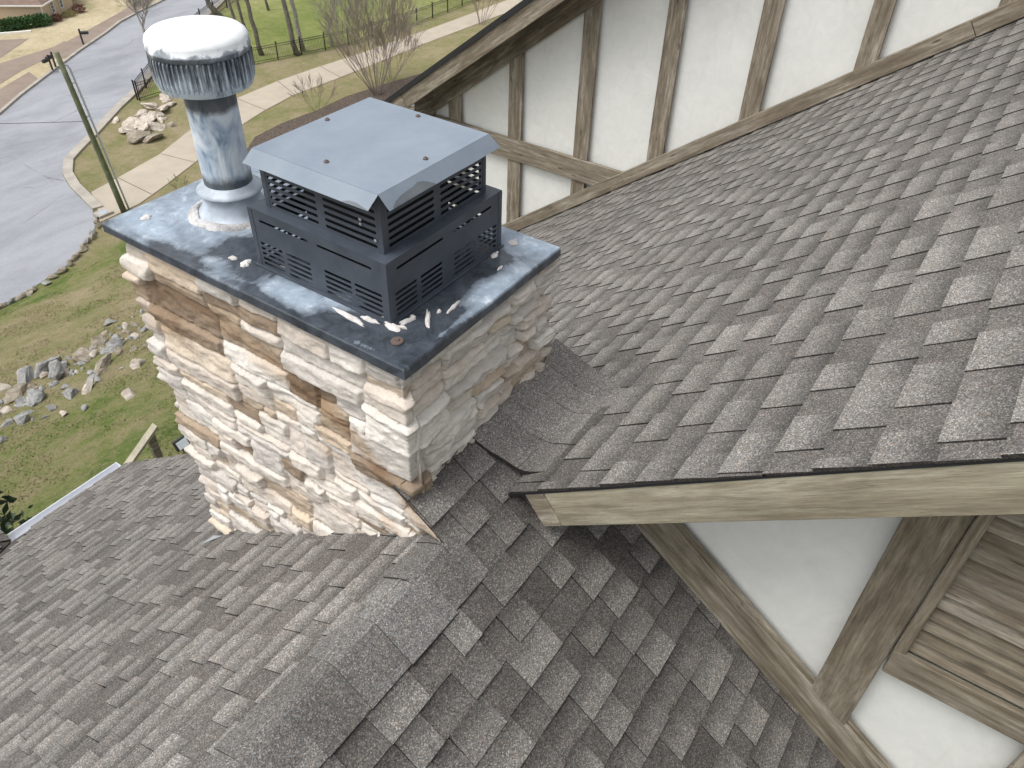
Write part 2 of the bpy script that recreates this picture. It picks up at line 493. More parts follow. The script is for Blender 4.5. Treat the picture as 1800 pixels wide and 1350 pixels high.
road_near = [(56, 69.5), (45.9, 62.45), (36.9, 56.63), (29.17, 50.68), (26.55, 49.02), (23.32, 46.68), (21.24, 45.26), (19.98, 44.32), (18.92, 42.77), (18.24, 41.0), (17.83, 39.33), (17.44, 37.73), (16.44, 36.05), (15.75, 35.35), (13.59, 33.93), (11.42, 33.35), (8.0, 33.1), (2, 34), (-8, 39)]
road_far = [(-8, 46), (8, 47.2), (14.26, 49.66), (21.41, 53.53), (24.17, 55.61), (30.21, 59.6), (31.85, 60.67), (35.49, 62.83), (38.04, 64.53), (41.13, 65.95), (44.88, 67.4), (54, 73)]
sheet('road', road_near + road_far, MT['asphalt'], .02)
far_lot = road_far[1:] + [(80, 120), (-30, 120), (-30, 40)]
sheet('far_lawn', [(-8, 46)] + road_far[1:] + [(90, 95), (90, 160), (-60, 160), (-60, 46)], MT['lawn_tan'], .03)
def band(name, line, w0, w1, mat, z0, thick):
    """a strip of constant width beside a polyline"""
    pts = [Vector((x, y)) for x, y in line]; A, B = [], []
    for i, p in enumerate(pts):
        d = (pts[min(i+1, len(pts)-1)] - pts[max(i-1, 0)]).normalized(); n = Vector((-d.y, d.x))
        A.append(p + n*w0); B.append(p + n*w1)
    m = MB()
    for i in range(len(pts)-1):
        m.prism([(A[i].x, A[i].y, z0), (A[i+1].x, A[i+1].y, z0), (B[i+1].x, B[i+1].y, z0), (B[i].x, B[i].y, z0)], (0, 0, thick))
    return m.build(name, mat)
tag(band('kerb', road_near[:12], .02, .55, MT['curb_concrete'], -19.05, .17), kind='structure')
tag(band('far_kerb', road_far[3:], .0, .22, MT['curb_concrete'], -19.05, .19), kind='structure')
# pavement and driveways
path_up = [(18.6, 39.6), (20.52, 39.98), (23.85, 40.72), (27.19, 42.17), (32.67, 44.07), (36.63, 44.36), (40.74, 44.2), (45.2, 43.87), (53.99, 43.61), (68.39, 43.58)]
path_lo = [(17.5, 37.3), (16.9, 36.3), (19.3, 36.4), (21.49, 37.1), (24.65, 38.27), (30.08, 40.38), (32.18, 40.94), (35.5, 41.52), (39.46, 41.39), (49.11, 41.5), (66.76, 41.2)]
sheet('path', path_up + path_lo[::-1], MT['concrete'], .03)
jm = MB()
for (a, c) in [((36.63, 44.36), (35.53, 41.49)), ((32.6, 44.05), (32.4, 41.0)), ((23.96, 40.71), (24.41, 38.2)), ((20.52, 39.98), (20.4, 36.8)), ((40.74, 44.2), (39.97, 41.38)), ((28.3, 42.6), (28.6, 39.8)), ((45.2, 43.85), (44.6, 41.42)), ((50, 43.7), (49.6, 41.5))]:
    a, c = Vector(a), Vector(c); d = (c-a).normalized(); n = Vector((-d.y, d.x))*.03
    jm.face([(p.x, p.y, -18.966) for p in (a-n, c-n, c+n, a+n)])
tag(jm.build('path_joints', MT['joint']), kind='structure')
sheet('mulch_bed', [(27.0, 36.9), (29.0, 38.2), (31.5, 38.5), (34.5, 38.3), (37.5, 38.5), (41, 38.0), (46, 37.0), (50, 35), (38, 30), (26, 35.0)], MT['mulch'], .035)
sheet('lawn', [(28.6, 48.7), (38.03, 48.3), (41.68, 47.1), (45.66, 45.95), (53.4, 45.3), (68, 45.9), (120, 46), (120, 110), (60, 70.5), (48.8, 62.2), (45, 60.5), (35.2, 54.2)], MT['lawn_green'], .025)
sheet('far_pavement', [(18, 54.9), (26.6, 60.0), (30.3, 61.4), (32.8, 61.62), (37.2, 64.32), (42.5, 67.02), (46, 69.2), (45, 70.3), (40.57, 67.5), (34.45, 64.4), (31.7, 63.1), (26.2, 62.6), (17, 57.5)], MT['aggregate'], .045)
sheet('driveway', [(21.31, 53.45), (24.17, 55.61), (26.4, 57.1), (26.9, 59.4), (23.5, 57.6), (12, 52.0), (8, 47.6), (14.26, 49.76)], MT['aggregate'], .05)
sheet('upper_driveway', [(30.31, 59.7), (31.9, 60.75), (33.4, 62.4), (32.3, 63.6), (31.0, 63.0), (29.6, 61.2)], MT['aggregate'], .055)
sheet('house_driveway', [(31.0, 66.3), (28.4, 68.6), (20, 70), (18, 62.5), (26.5, 63.2)], MT['aggregate'], .045)

# ------------------------------------------------------------------ the house
house = empty('house', (3, 2, -12), label='stucco and weathered timber house with grey shingle roofs filling the foreground', cat='house')
P1 = lambda y: -.92 - .70*y
P2 = lambda y: -.709 + .72*y
P4 = lambda y: -.972 - .746*y
RY, RZ = -.1486, -.816       # ridge of the near roof
rnd = random.Random(11)
EXP = .143

def shingles(mb, O, U, V, N, rows, rnd, bias=0.0, vmax=1e9, con=1.0, ex=.143):
    """laminated shingles: every course a base strip and raised random tabs, all real thickness"""
    O, U, V, N = Vector(O), Vector(U), Vector(V).normalized(), Vector(N).normalized()
    prev = None
    for (v0, u0, u1) in rows:
        u = u0 - rnd.random()*.15
        tooth = rnd.random() < .5
        nexty = 0
        while u < u1:
            if tooth: wd = rnd.choice((.13, .15, .17, .19, .23)) * rnd.uniform(.85, 1.15) * ex/.143
            else: wd = rnd.choice((.09, .13, .15, .18, .22)) * rnd.uniform(.85, 1.15)
            a, c = max(u, u0), min(u+wd, u1)
            u += wd
            if c-a < .008:
                tooth = not tooth; continue
            hb = .0125 if tooth else .0068
            ht = .0065 if tooth else .0008
            hb += rnd.uniform(-.001, .0014)
            va = v0 + rnd.uniform(-.0015, .0015); vb = min(v0 + ex + .012, vmax)
            if vb <= va: break
            sk = rnd.uniform(-.004, .004) if tooth else 0
            if tooth:
                tn = .5+(rnd.choice((.60, .66, .70, .74, .80)) - .5)*con + rnd.uniform(-.03, .03) + bias; g = rnd.choice((.7, 1, 1, 1))
            else:
                k_ = rnd.random()
                if k_ < .42: tn, g = .5+(rnd.choice((.20, .26, .33)) - .5)*con + bias, .1
                elif k_ < .80: tn, g = .5+(rnd.choice((.50, .58, .64)) - .5)*con + rnd.uniform(-.03, .03) + bias, 1
                else: tn, g = .5+(.44 - .5)*con + bias, .6
            tn = min(1, max(0, tn))
            r = rnd.random()
            p = lambda uu_, vv_, h: O + U*uu_ + V*vv_ + N*h
            A, B_ = p(a, va, hb), p(c, va, hb)
            T1, T0 = p(c-sk, vb, ht), p(a+sk, vb, ht)
            lo, hi = (tn, 0, g, 1), (tn, 1, g, 1)
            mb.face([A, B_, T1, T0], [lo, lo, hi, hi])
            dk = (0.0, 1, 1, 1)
            mb.face([p(a, va, -.004), p(c, va, -.004), B_, A], [dk]*4)
            mb.face([p(a, va, -.004), A, T0, p(a+sk, vb, -.004)], [dk]*4)
            mb.face([p(c, va, -.004), p(c-sk, vb, -.004), T1, B_], [dk]*4)
            tooth = not tooth

def slab(mb, pts, n, t=.05, c=(0, 0, 0, 1)):
    k0 = len(mb.v)
    mb.prism(pts, Vector(n)*-t)
    mb.c += [c]*(len(mb.v)-k0)

def norm(dy):  # unit normal of z = c + dy*y
    return Vector((0, -dy, 1)).normalized()

# roof P1: falls towards +Y; its left part ends in a valley against the cross gable
def roof_field(name, dydz, y_start, zfun, ylen, xf, seed, sgn, bias=0, con=1.0, ex=.143):
    """courses start at the low edge y_start and climb; xf(y) gives (x0, x1)"""
    mb = MB(); r = random.Random(seed)
    cs = math.cos(math.atan(abs(dydz)))
    V = Vector((0, sgn*cs, sgn*cs*dydz)); N = norm(dydz)
    O = Vector((0, y_start, zfun(y_start)))
    rows = []; v = 0; L = ylen/cs
    while v < L:
        y = y_start + sgn*cs*v
        x0, x1 = xf(y)
        if x1 > x0: rows.append((v, x0, x1))
        v += ex
    shingles(mb, O, (1, 0, 0), V, N, rows, r, bias, L, con, ex)
    return mb, O, V, N

# near roof, falls to the gutter
def p1x(y):
    x0 = -4.2 if y < 0.6 else max(-4.2, -4.2 + (y-.6)*(4.03/4.35))
    return (x0, 1.09) if y > RY else (0, 0)
mb, O, V, N = roof_field('roof_slope', -.70, 5.16, P1, 5.16-RY-.03, p1x, 3, -1, .06, .95)
slab(mb, [(-4.4, RY, P1(RY)-.012), (1.08, RY, P1(RY)-.012), (1.08, 5.14, P1(5.14)-.012), (-.16, 5.14, P1(5.14)-.012), (-4.4, .9, P1(.9)-.012)], N, .06)
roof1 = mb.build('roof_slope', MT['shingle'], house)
roof1['label'] = 'shingle roof slope falling away to the white gutter'
# front roof, falls towards -Y; beside the chimney it climbs past the ridge to the stonework
mb, O, V, N = roof_field('roof_slope', .72, -4.608, P2, 4.608+.10, lambda y: ((-4.2, .80) if y < RY-.10 else (-.01, 1.12)), 5, 1, -.11, 1.15)
slab(mb, [(-4.3, -4.6, P2(-4.6)-.012), (.80, -4.6, P2(-4.6)-.012), (.80, RY, P2(RY)-.012), (-4.3, RY, P2(RY)-.012)], N, .06)
slab(mb, [(0.0, RY-.0, P2(RY)-.010), (1.1, RY, P2(RY)-.010), (1.1, .09, P2(.09)-.010), (0.0, .09, P2(.09)-.010)], N, .012)
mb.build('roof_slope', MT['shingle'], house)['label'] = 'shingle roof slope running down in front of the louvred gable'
# upper main roof between the two gable walls, falls towards +Y
def p4x(y):
    if y > 3.3: return (4.2, 6.98)
    if y > RY-.03: return (1.14, 6.98)
    return (.36, 6.98)
mb, O, V, N = roof_field('roof_slope', -.746, 4.5, P4, 8.1, p4x, 8, -1, .07, .8, .168)
slab(mb, [(.40, -3.5, P4(-3.5)-.012), (6.98, -3.5, P4(-3.5)-.012), (6.98, -.17, P4(-.17)-.012), (.40, -.17, P4(-.17)-.012)], N, .02)
slab(mb, [(1.14, -.17, P4(-.17)-.012), (6.98, -.17, P4(-.17)-.012), (6.98, 3.3, P4(3.3)-.012), (1.14, 3.3, P4(3.3)-.012)], N, .05)
slab(mb, [(4.2, 3.3, P4(3.3)-.013), (6.98, 3.3, P4(3.3)-.013), (6.98, 4.5, P4(4.5)-.013), (4.2, 4.5, P4(4.5)-.013)], N, .05)
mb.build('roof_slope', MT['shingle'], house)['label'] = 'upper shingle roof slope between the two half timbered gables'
# its far side, beyond the ridge
fb = MB()
fb.prism([(.40, -3.5, P4(-3.5)-.02), (6.98, -3.5, P4(-3.5)-.02), (6.98, -7.5, P4(-3.5)-3.0), (.40, -7.5, P4(-3.5)-3.0)], (0, 0, -.06))
slab_c = fb.build('roof_slope', MT['deck'], house)
# cross gable at the lower left: falls towards +X
mb = MB(); r = random.Random(21)
cs = math.cos(math.atan(.70))
N6 = Vector((.70, 0, 1)).normalized(); V6 = Vector((-cs, 0, cs*.70))
rows = [(v*EXP, .0, 4.2 - 0) for v in range(0, 26)]
# u runs along -Y from y = 8.6 ; the valley line cuts each course
rows = [(k*EXP, 0.0, 3.46 + k*EXP*cs*.97) for k in range(26)]
shingles(mb, (-.18, 8.6, P1(5.12)), (0, -1, 0), V6, N6, rows, r, .02)
slab(mb, [(-.18, 8.6, P1(5.12)-.013), (-.18, 5.14, P1(5.12)-.013), (-3.9, 1.45, P1(5.12)+.70*3.72-.013), (-3.9, 8.6, P1(5.12)+.70*3.72-.013)], N6, .06)
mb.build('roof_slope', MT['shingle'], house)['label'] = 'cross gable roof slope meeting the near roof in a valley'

# ridge caps: bent shingles lapped along the ridge
mb = MB(); r = random.Random(4)
prof = []
for k in range(-5, 6):
    d = (k/5*.19-.02) if k < 0 else k/5*.17-.02
    ad = abs(d); soft = .022
    drop = math.sqrt(ad*ad+soft*soft)
    prof.append((d, drop))
x = -4.2
while x < .02:
    L = .24; tn = r.uniform(.25, .95); q0 = r.uniform(-.012, .012)
    x1 = min(x+L+.03, .055)
    ring = []
    for (xx, hh) in ((x, .012), (x1, .006)):
        row = []
        for d, drop in prof:
            y = RY + d*.86 + q0
            sl = .70 if d > 0 else .72
            z = RZ - drop*.86*sl + hh + (.006 if d > 0 else .010)
            row.append(Vector((xx, y, z)))
        ring.append(row)
    for i in range(len(prof)-1):
        g = (tn, 0, 0, 1)
        mb.face([ring[0][i], ring[1][i], ring[1][i+1], ring[0][i+1]][::-1], [g]*4)
        dn = Vector((0, 0, -.016))
        mb.face([ring[0][i], ring[0][i+1], ring[0][i+1]+dn, ring[0][i]+dn], [(0, 1, 1, 1)]*4)
    for row_i in (0, len(prof)-1):
        a, c = ring[0][row_i], ring[1][row_i]; dn = Vector((0, 0, -.018))
        mb.face([a, c, c+dn, a+dn], [(0, 1, 1, 1)]*4)
    x += L - .03 + r.uniform(-.01, .01)
mb.build('ridge_cap', MT['cap_shingle'], house, smooth=False)

# bent shingles filling the valley beside the chimney
mb = MB(); r = random.Random(6)
def vz(y, sm=.05):
    a, c = P2(y), P4(y)
    return (a+c)/2 + math.sqrt(((a-c)/2)**2 + sm*sm) + .007
vx = [.40, .62, .86, 1.02, 1.16]
for i in range(len(vx)-1):
    y0, y1 = (.085, (-.30, -.36, -.36, -.34)[i])
    tn = (.70, .84, .76, .62)[i]
    n = 16
    def P_(x_, y_, h_):
        sk = .30*(y_-.08)*(1+.6*(y_-.08))
        wob = .006*mnoise.noise(Vector((x_*7, y_*9, 4)))
        return Vector((x_-sk+wob, y_, vz(y_)+h_))
    for k in range(n):
        ya, yb = y0+(y1-y0)*k/n, y0+(y1-y0)*(k+1)/n
        xa, xb = vx[i], vx[i+1]+.03
        hA = (.012 + .016*math.exp(-((ya+.12)/.07)**2), .0045, .004, .0045)[i] if i == 0 else (.0, .0045, .004, .0045)[i]
        ta, tb = (k/n)**2, ((k+1)/n)**2
        ga = (ya < -.12)*(i > 0)*-.004
        A_, B_, C_, D_ = P_(xa, ya, hA-.020*ta), P_(xa, yb, hA-.020*tb), P_(xb, yb, .002-.020*tb), P_(xb, ya, .002-.020*ta)
        mb.face([A_, B_, C_, D_], [(tn, 0, 0, 1)]*4)
        dn = Vector((0, 0, -.024))
        mb.face([A_, B_, B_+dn, A_+dn], [(0, 1, 1, 1)]*4)
mb.build('valley_shingle', MT['shingle'], house)

def board(name, p0, p1, w, t, mat, parent=house, wdir=(0, 0, 1), out=(-1, 0, 0), cut0=None, cut1=None, bevel=.004):
    """timber board from p0 to p1 (upper edge to the wdir side); local X runs along the grain"""
    p0, p1 = Vector(p0), Vector(p1); X = (p1-p0); L = X.length; X.normalize()
    Z = Vector(out).normalized(); Y = Z.cross(X).normalized()
    if Y.dot(Vector(wdir)) < 0:
        Y = -Y
    bm = bmesh.new()
    c0 = cut0 or 0; c1 = cut1 or 0     # how far the far long edge is shifted at each end (mitre)
    q = [(0, 0), (L, 0), (L+c1, w), (c0, w)]
    vs = [bm.verts.new((a, b_, 0)) for a, b_ in q] + [bm.verts.new((a, b_, t)) for a, b_ in q]
    for f in ((3, 2, 1, 0), (4, 5, 6, 7), (0, 1, 5, 4), (1, 2, 6, 5), (2, 3, 7, 6), (3, 0, 4, 7)):
        bm.faces.new([vs[i] for i in f])
    bmesh.ops.bevel(bm, geom=bm.edges[:], offset=bevel, segments=1, affect='EDGES')
    bmesh.ops.subdivide_edges(bm, edges=[e for e in bm.edges if e.calc_length() > .8], cuts=14, use_grid_fill=True)
    for v_ in bm.verts:
        k = mnoise.noise(Vector((v_.co.x*2.3+p0.y*5, v_.co.y*9, p0.z*3)))
        v_.co.z += k*.0025; v_.co.y += k*.003
    bmesh.ops.recalc_face_normals(bm, faces=bm.faces[:])
    me = bpy.data.meshes.new(name); bm.to_mesh(me); bm.free()
    o = bpy.data.objects.new(name, me); col.objects.link(o); me.materials.append(MT[mat])
    mw = Matrix.Identity(4)
    for j in range(3):
        mw[j][0], mw[j][1], mw[j][2], mw[j][3] = X[j], Y[j], Z[j], p0[j]
    if mw.to_3x3().determinant() < 0:
        for j in range(3): mw[j][2] = -Z[j]
        for v_ in me.vertices: v_.co.z = -v_.co.z
        me.flip_normals()
    o.parent = parent
    pw = parent_world(parent)
    o.matrix_local = Matrix.Translation(-pw) @ mw
    return o

# --- near gable (x = .86) under the rake
XW = .86
g = MB(); g.prism([(XW, -4.6, P2(-4.6)-.3), (XW, -.25, P2(-.25)-.1), (XW, -.25, P4(-.25)-.03), (XW, -3.5, P4(-3.5)-.03), (XW, -4.6, P4(-3.5)-.6)], (.12, 0, 0))
nw = g.build('gable_wall', MT['stucco'], house); nw['label'] = 'white stucco triangle of the near gable, under the long rake board'
g = MB(); g.box((-4.0, -4.4, -10.6), (XW-.02, -4.3, P2(-4.4)-.1)); g.box((-4.0, -4.3, -10.6), (-3.9, 4.6, -4.4)); g.prism([(XW+.02, -4.2, -10.6), (XW+.02, 4.6, -10.6), (XW+.02, 4.6, P1(4.6)-.14), (XW+.02, .3, P1(.3)-.14), (XW+.02, -.6, P4(-.2)-.6), (XW+.02, -4.2, P2(-4.2)-.6)], (.10, 0, 0)); g.box((-3.9, 4.5, -10.6), (XW, 4.62, P1(4.6)-.12))
g.build('wall', MT['stucco'], house)
s72 = math.hypot(1, .72)
# bottom trim lying along the lower roof
yA, yB = -.45, -4.3
board('trim_board', (XW-.045, yA, P2(yA)+.004), (XW-.045, yB, P2(yB)+.004), .200, .022, 'timber')
board('trim_board', (XW-.028, yA, P2(yA)+.245), (XW-.028, yB, P2(yB)+.245), .022, .024, 'timber')
# the rake: soffit, fascia in two lengths, drip edge
XF = .40
f46 = math.hypot(1, .746)
def up4(y, d=0): return P4(y) + d
fd = .222
fz = lambda y: P4(y)-.012-.222    # lower edge of the fascia, measured plumb
board('rake_board', (XF, -.470, fz(-.470)), (XF, -4.2, fz(-4.2)), fd*.80, .032, 'fascia')
rb = board('rake_board', (XF, -.272-.11, fz(-.272-.11)), (XF, -.466, fz(-.466)), fd*.80, .032, 'timber_pale', cut0=-.0)
rb['label'] = 'short browner end piece of the rake board by the chimney'
board('fascia_end', (XF-.036, -.24, P4(-.24)-.03), (XF-.036, -.40, P4(-.40)-.03), .0, .004, 'timber_pale') if False else None
g = MB(); g.prism([(XF+.034, -.30, P4(-.30)-.215), (XF+.034, -3.6, P4(-3.6)-.215), (XW, -3.6, P4(-3.6)-.215), (XW, -.30, P4(-.30)-.215)], (0, 0, -.012))
g.build('soffit', MT['timber'], house)
g = MB()
g.prism([(XF-.036, -.20, P4(-.20)-.020), (XF-.036, -3.5, P4(-3.5)-.020), (XF+.02, -3.5, P4(-3.5)-.020), (XF+.02, -.20, P4(-.20)-.020)], (0, 0, .013))
g.build('drip_edge', MT['drip'], house)
# end of the overhang closed against the lower roof
g = MB(); g.prism([(XF+.002, -.27, P4(-.27)-.03), (XF+.002, -.40, P4(-.40)-.21), (XW, -.40, P4(-.40)-.21), (XW, -.27, P4(-.27)-.03)], (0, .015, 0))
g.build('soffit', MT['timber'], house)
# posts, louvre
LZ0, LZ1 = -1.255, -1.10
board('timber_post', (XW-.050, -1.590, P2(-1.59)+.245), (XW-.050, -1.590, P4(-1.6)-.2), .185, .026, 'timber', wdir=(0, -1, 0), cut0=-.13)
board('timber_post', (XW-.050, -2.34, P2(-2.34)+.245), (XW-.050, -2.34, LZ0), .20, .026, 'timber', wdir=(0, -1, 0), cut0=-.14)
lv = empty('louver_vent', -Vector(house.location)); lv.parent = house
board('frame', (XW-.044, -1.782, LZ1-.06), (XW-.044, -1.782, P4(-1.8)-.2), .045, .03, 'louver', parent=lv, wdir=(0, -1, 0))
board('frame', (XW-.048, -1.786, LZ0), (XW-.048, -3.6, LZ0), .155, .030, 'louver', parent=lv)
z = LZ1 + .010
zi = 0
while z < P4(-3.3)-.25:
    y0 = -1.828
    y1 = -3.3
    # slats are clipped by the rake above
    if z > P4(-1.83)-.22: y0 = min(y0, -(z+.22+.972)/.746)
    sl = MB()
    n = 10
    for k in range(n):
        ya, yb = y0+(y1-y0)*k/n, y0+(y1-y0)*(k+1)/n
        wa = .002*mnoise.noise(Vector((ya*2, z*9, 0))); wb = .002*mnoise.noise(Vector((yb*2, z*9, 0)))
        sl.add([(XW-.050+wa, ya, z+wa), (XW-.050+wb, yb, z+wb), (XW-.046, yb, z+.010), (XW-.046, ya, z+.010), (XW-.003, ya, z+.050), (XW-.003, yb, z+.050), (XW-.003, yb, z+.038), (XW-.003, ya, z+.038)],
               [(0, 1, 2, 3), (3, 2, 5, 4), (0, 7, 6, 1), (4, 5, 6, 7)])
    me = sl.mesh('slat')
    for v_ in me.vertices: v_.co = Vector((-(v_.co.y - y0), v_.co.x - XW, v_.co.z - z))
    o = bpy.data.objects.new('slat', me); col.objects.link(o); me.materials.append(MT['louver'])
    me.flip_normals() if False else None
    o.parent = lv
    mw = Matrix(((0, 1, 0, XW), (-1, 0, 0, y0), (0, 0, 1, z), (0, 0, 0, 1)))
    o.matrix_local = mw
    z += .074
def nails(name, pts, x_, parent=house):
    for (y_, z_) in pts:
        q = MB()
        q.add([(x_, y_+.005*math.cos(k*1.0472), z_+.005*math.sin(k*1.0472)) for k in range(6)] + [(x_-.0015, y_, z_)], [(k, 6, (k+1) % 6) for k in range(6)])
        q.build(name, MT['screw'], parent)
nails('nail', [(y_, P4(y_)-.10+dz_) for y_ in (-.36, -.52, -.95, -1.40, -1.62) for dz_ in (.04, -.05)], XF-.001)
nails('nail', [(-1.62, P2(-1.62)+.32), (-1.74, P2(-1.74)+.38), (-1.62, -.75), (-1.74, -.75)], XW-.0515)
# --- far gable (x = 7) above the upper roof
XG = 7.0
P5 = lambda y: 1.58 - .757*y + .42 - .42   # line of the frieze's lower edge
g = MB(); g.prism([(XG, -4.0, -1.0), (XG, 6.0, -12), (XG, 6.0, -2.9), (XG, -2.4, 3.46), (XG, -4.0, 2.2)], (.15, 0, 0))
fw_ = g.build('gable_wall', MT['stucco'], house); fw_['label'] = 'tall white stucco gable wall behind the upper roof'
g = MB(); g.box((XG+.02, -4, -19), (XG+.14, 5.9, -11.9)); g.box((XG+.02, 5.8, -19), (16, 5.95, -3.1)); g.build('wall', MT['stucco'], house)
fr = lambda y: -2.593 + .757*(5.51-y)     # lower edge of the frieze
yT = lambda y: -3.784 + .715*(4.209-y)     # upper edge of the bottom trim
for (ya, yb) in ((5.27, 5.054), (4.272, 4.064), (3.255, 3.047), (2.235, 2.032), (1.222, 1.014), (.197, .005), (-.82, -1.02), (-1.85, -2.05)):
    zb = max(-2.635, yT(ya)-.12)
    zt = fr(ya)-.0
    board('timber_post', (XG-.036, ya, zb), (XG-.036, ya, zt), ya-yb, .034, 'timber_pale', wdir=(0, -1, 0), cut1=.757*(ya-yb))
for (ya, yb, z0) in ((4.262, 4.055, -4.1), (3.25, 3.05, -3.3), (5.2, 5.0, -4.6)):
    board('timber_post', (XG-.036, ya, z0), (XG-.036, ya, -2.930), ya-yb, .034, 'timber_pale', wdir=(0, -1, 0))
board('timber_beam', (XG-.048, 5.50, -2.930), (XG-.048, 2.32, -2.930), .295, .046, 'timber_pale')
yb0 = 4.6
board('trim_board', (XG-.060, yb0, P4(yb0)+.03), (XG-.060, 2.45, P4(2.45)+.03), .155*1.0, .058, 'timber_pale')
board('trim_board', (XG-.058, 2.45, P4(2.45)+.03), (XG-.058, -.745, P4(-.745)+.03), .155, .054, 'timber_pale')
board('trim_board', (XG-.061, -.75, P4(-.75)+.03), (XG-.061, -3.4, P4(-3.4)+.03), .155, .058, 'timber_pale')
board('frieze_board', (XG-.042, 5.52, fr(5.52)), (XG-.042, -2.3, fr(-2.3)), .30, .040, 'timber')
# rake overhang of the far gable
XR = 6.52
rk = lambda y: -.67 + .745*(3.28-y) - .016
board('rake_board', (XR, 5.62, rk(5.62)), (XR, -2.3, rk(-2.3)), .235, .035, 'timber_pale')
g = MB(); g.prism([(XR+.03, 5.6, rk(5.6)+.06), (XR+.03, -2.3, rk(-2.3)+.06), (XG+.1, -2.3, rk(-2.3)+.06), (XG+.1, 5.6, rk(5.6)+.06)], (0, 0, .02))
g.build('soffit', MT['timber'], house)
g = MB()
N5 = norm(-.745)
g.c = []
pr = [(XR-.05, 6.35, rk(6.35)+.31), (16, 6.35, rk(6.35)+.31), (16, -2.3, rk(-2.3)+.31), (XR-.05, -2.3, rk(-2.3)+.31)]
g.prism(pr, N5*-.035)
for i in range(1):
    pass
g.c = [(.4, 0, 0, 1)]*len(g.v)
g.build('roof_slope', MT['shingle'], house)['label'] = 'far roof slope above the tall gable, seen only along its edge'
g = MB(); g.prism([(XR-.058, 6.3, rk(6.3)+.235), (XR-.058, -2.3, rk(-2.3)+.235), (XR-.048, -2.3, rk(-2.3)+.235), (XR-.048, 6.3, rk(6.3)+.235)], (0, 0, .075))
g.build('drip_edge', MT['drip'], house)
board('eave_return', (XR, 5.62, rk(5.62)-.02), (XR, 6.25, rk(6.25)+.0), .24, .035, 'timber_pale')
board('eave_return', (XR+.01, 5.52, -2.74), (XR+.01, 5.95, -2.74), .32, .03, 'timber_pale')
g = MB(); g.box((XR+.04, 5.515, -2.74), (XG-.045, 5.56, -2.16)); g.build('eave_return', MT['timber'], house)
g = MB(); yy, zz = 6.45, rk(6.45)+.22
g.prism([(XR-.05, yy, zz), (XR-.05, yy+.12, zz), (XR-.05, yy+.12, zz-.11), (XR-.05, yy, zz-.11)], (6, 0, 0)); g.build('gutter', MT['gutter'], house)

# --- gutter at the foot of the near roof
gt = MB()
yg, zg = 5.15, P1(5.15)-.02
gx0, gx1 = -.16, 1.05
pro = [(0, 0), (0, -.10), (.03, -.12), (.085, -.12), (.12, -.06), (.125, 0)]
inn = [(.118, -.004), (.112, -.058), (.08, -.112), (.032, -.112), (.008, -.095), (.008, -.004)]
loop = pro + inn
n = len(loop)
gt.add([(gx0, yg+a, zg+c) for a, c in loop] + [(gx1, yg+a, zg+c) for a, c in loop], [(i, (i+1) % n, n+(i+1) % n, n+i) for i in range(n)])
gt.prism([(gx1-.004, yg+a, zg+c) for a, c in pro], (.003, 0, 0))
gutter = gt.build('gutter', MT['gutter'], house)
for xx in (.08, .72):
    q = MB(); q.box((xx, yg, zg-.012), (xx+.025, yg+.122, zg-.004)); q.build('gutter_strap', MT['gutter'], gutter)

# ------------------------------------------------------------------ chimney stonework
def vnoise(x, y, seed=0):
    xi, yi = np.floor(x).astype(np.int64), np.floor(y).astype(np.int64)
    fx, fy = x-xi, y-yi
    fx, fy = fx*fx*(3-2*fx), fy*fy*(3-2*fy)
    def h(a, b_):
        n_ = (a*374761393 + b_*668265263 + seed*1442695041) & 0x7fffffff
        n_ = ((n_ ^ (n_ >> 13))*1274126177) & 0x7fffffff
        return ((n_ ^ (n_ >> 16)) & 0xffff)/65535.0
    return (h(xi, yi)*(1-fx)+h(xi+1, yi)*fx)*(1-fy) + (h(xi, yi+1)*(1-fx)+h(xi+1, yi+1)*fx)*fy
def fbm(x, y, seed=0, o=4):
    s_ = 0; a = .5
    for k in range(o):
        s_ = s_ + a*vnoise(x*2**k, y*2**k, seed+k*17); a *= .5
    return s_
CX0, CX1, CY0, CY1 = .035, .965, .045, 1.625
PER = [(CX1-.3, CY1), (CX0, CY1), (CX0, CY0), (CX1, CY0), (CX1, CY1), (CX1-.3, CY1)]
rs = random.Random(19)
stones = []           # s0,s1,z0,z1 with s the distance along the perimeter
TOT = .63 + 1.58 + .93 + 1.58 + .4
zz = -.02
while zz > -2.6:
    hh = rs.uniform(.15, .25)
    s_ = -rs.random()*.5
    while s_ < TOT+.5:
        L = rs.uniform(.20, .52)
        k = rs.random()
        if k < .16:
            parts = [(0, 1, 0, 1)] if hh < .2 else [(0, 1, 0, .6), (0, 1, .6, 1)]
        else:
            nr = rs.choice((2, 2, 2, 3))
            cuts = sorted([rs.uniform(.22, .78) for _ in range(nr-1)]); cuts = [0]+cuts+[1]
            parts = []
            for a, c in zip(cuts[:-1], cuts[1:]):
                if c-a < .12: continue
                if parts: a = parts[-1][3]
                if rs.random() < .5: parts.append((0, 1, a, c))
                else:
                    m_ = rs.uniform(.25, .75); parts += [(0, m_, a, c), (m_, 1, a, c)]
            if parts and parts[-1][3] < 1:
                lastc = parts[-1][3]; parts = [(p[0], p[1], p[2], 1 if p[3] == lastc else p[3]) for p in parts]
        for (a, c, d, e) in parts:
            stones.append((s_+a*L, s_+c*L, zz-e*hh, zz-d*hh))
        s_ += L
    zz -= hh
split = []
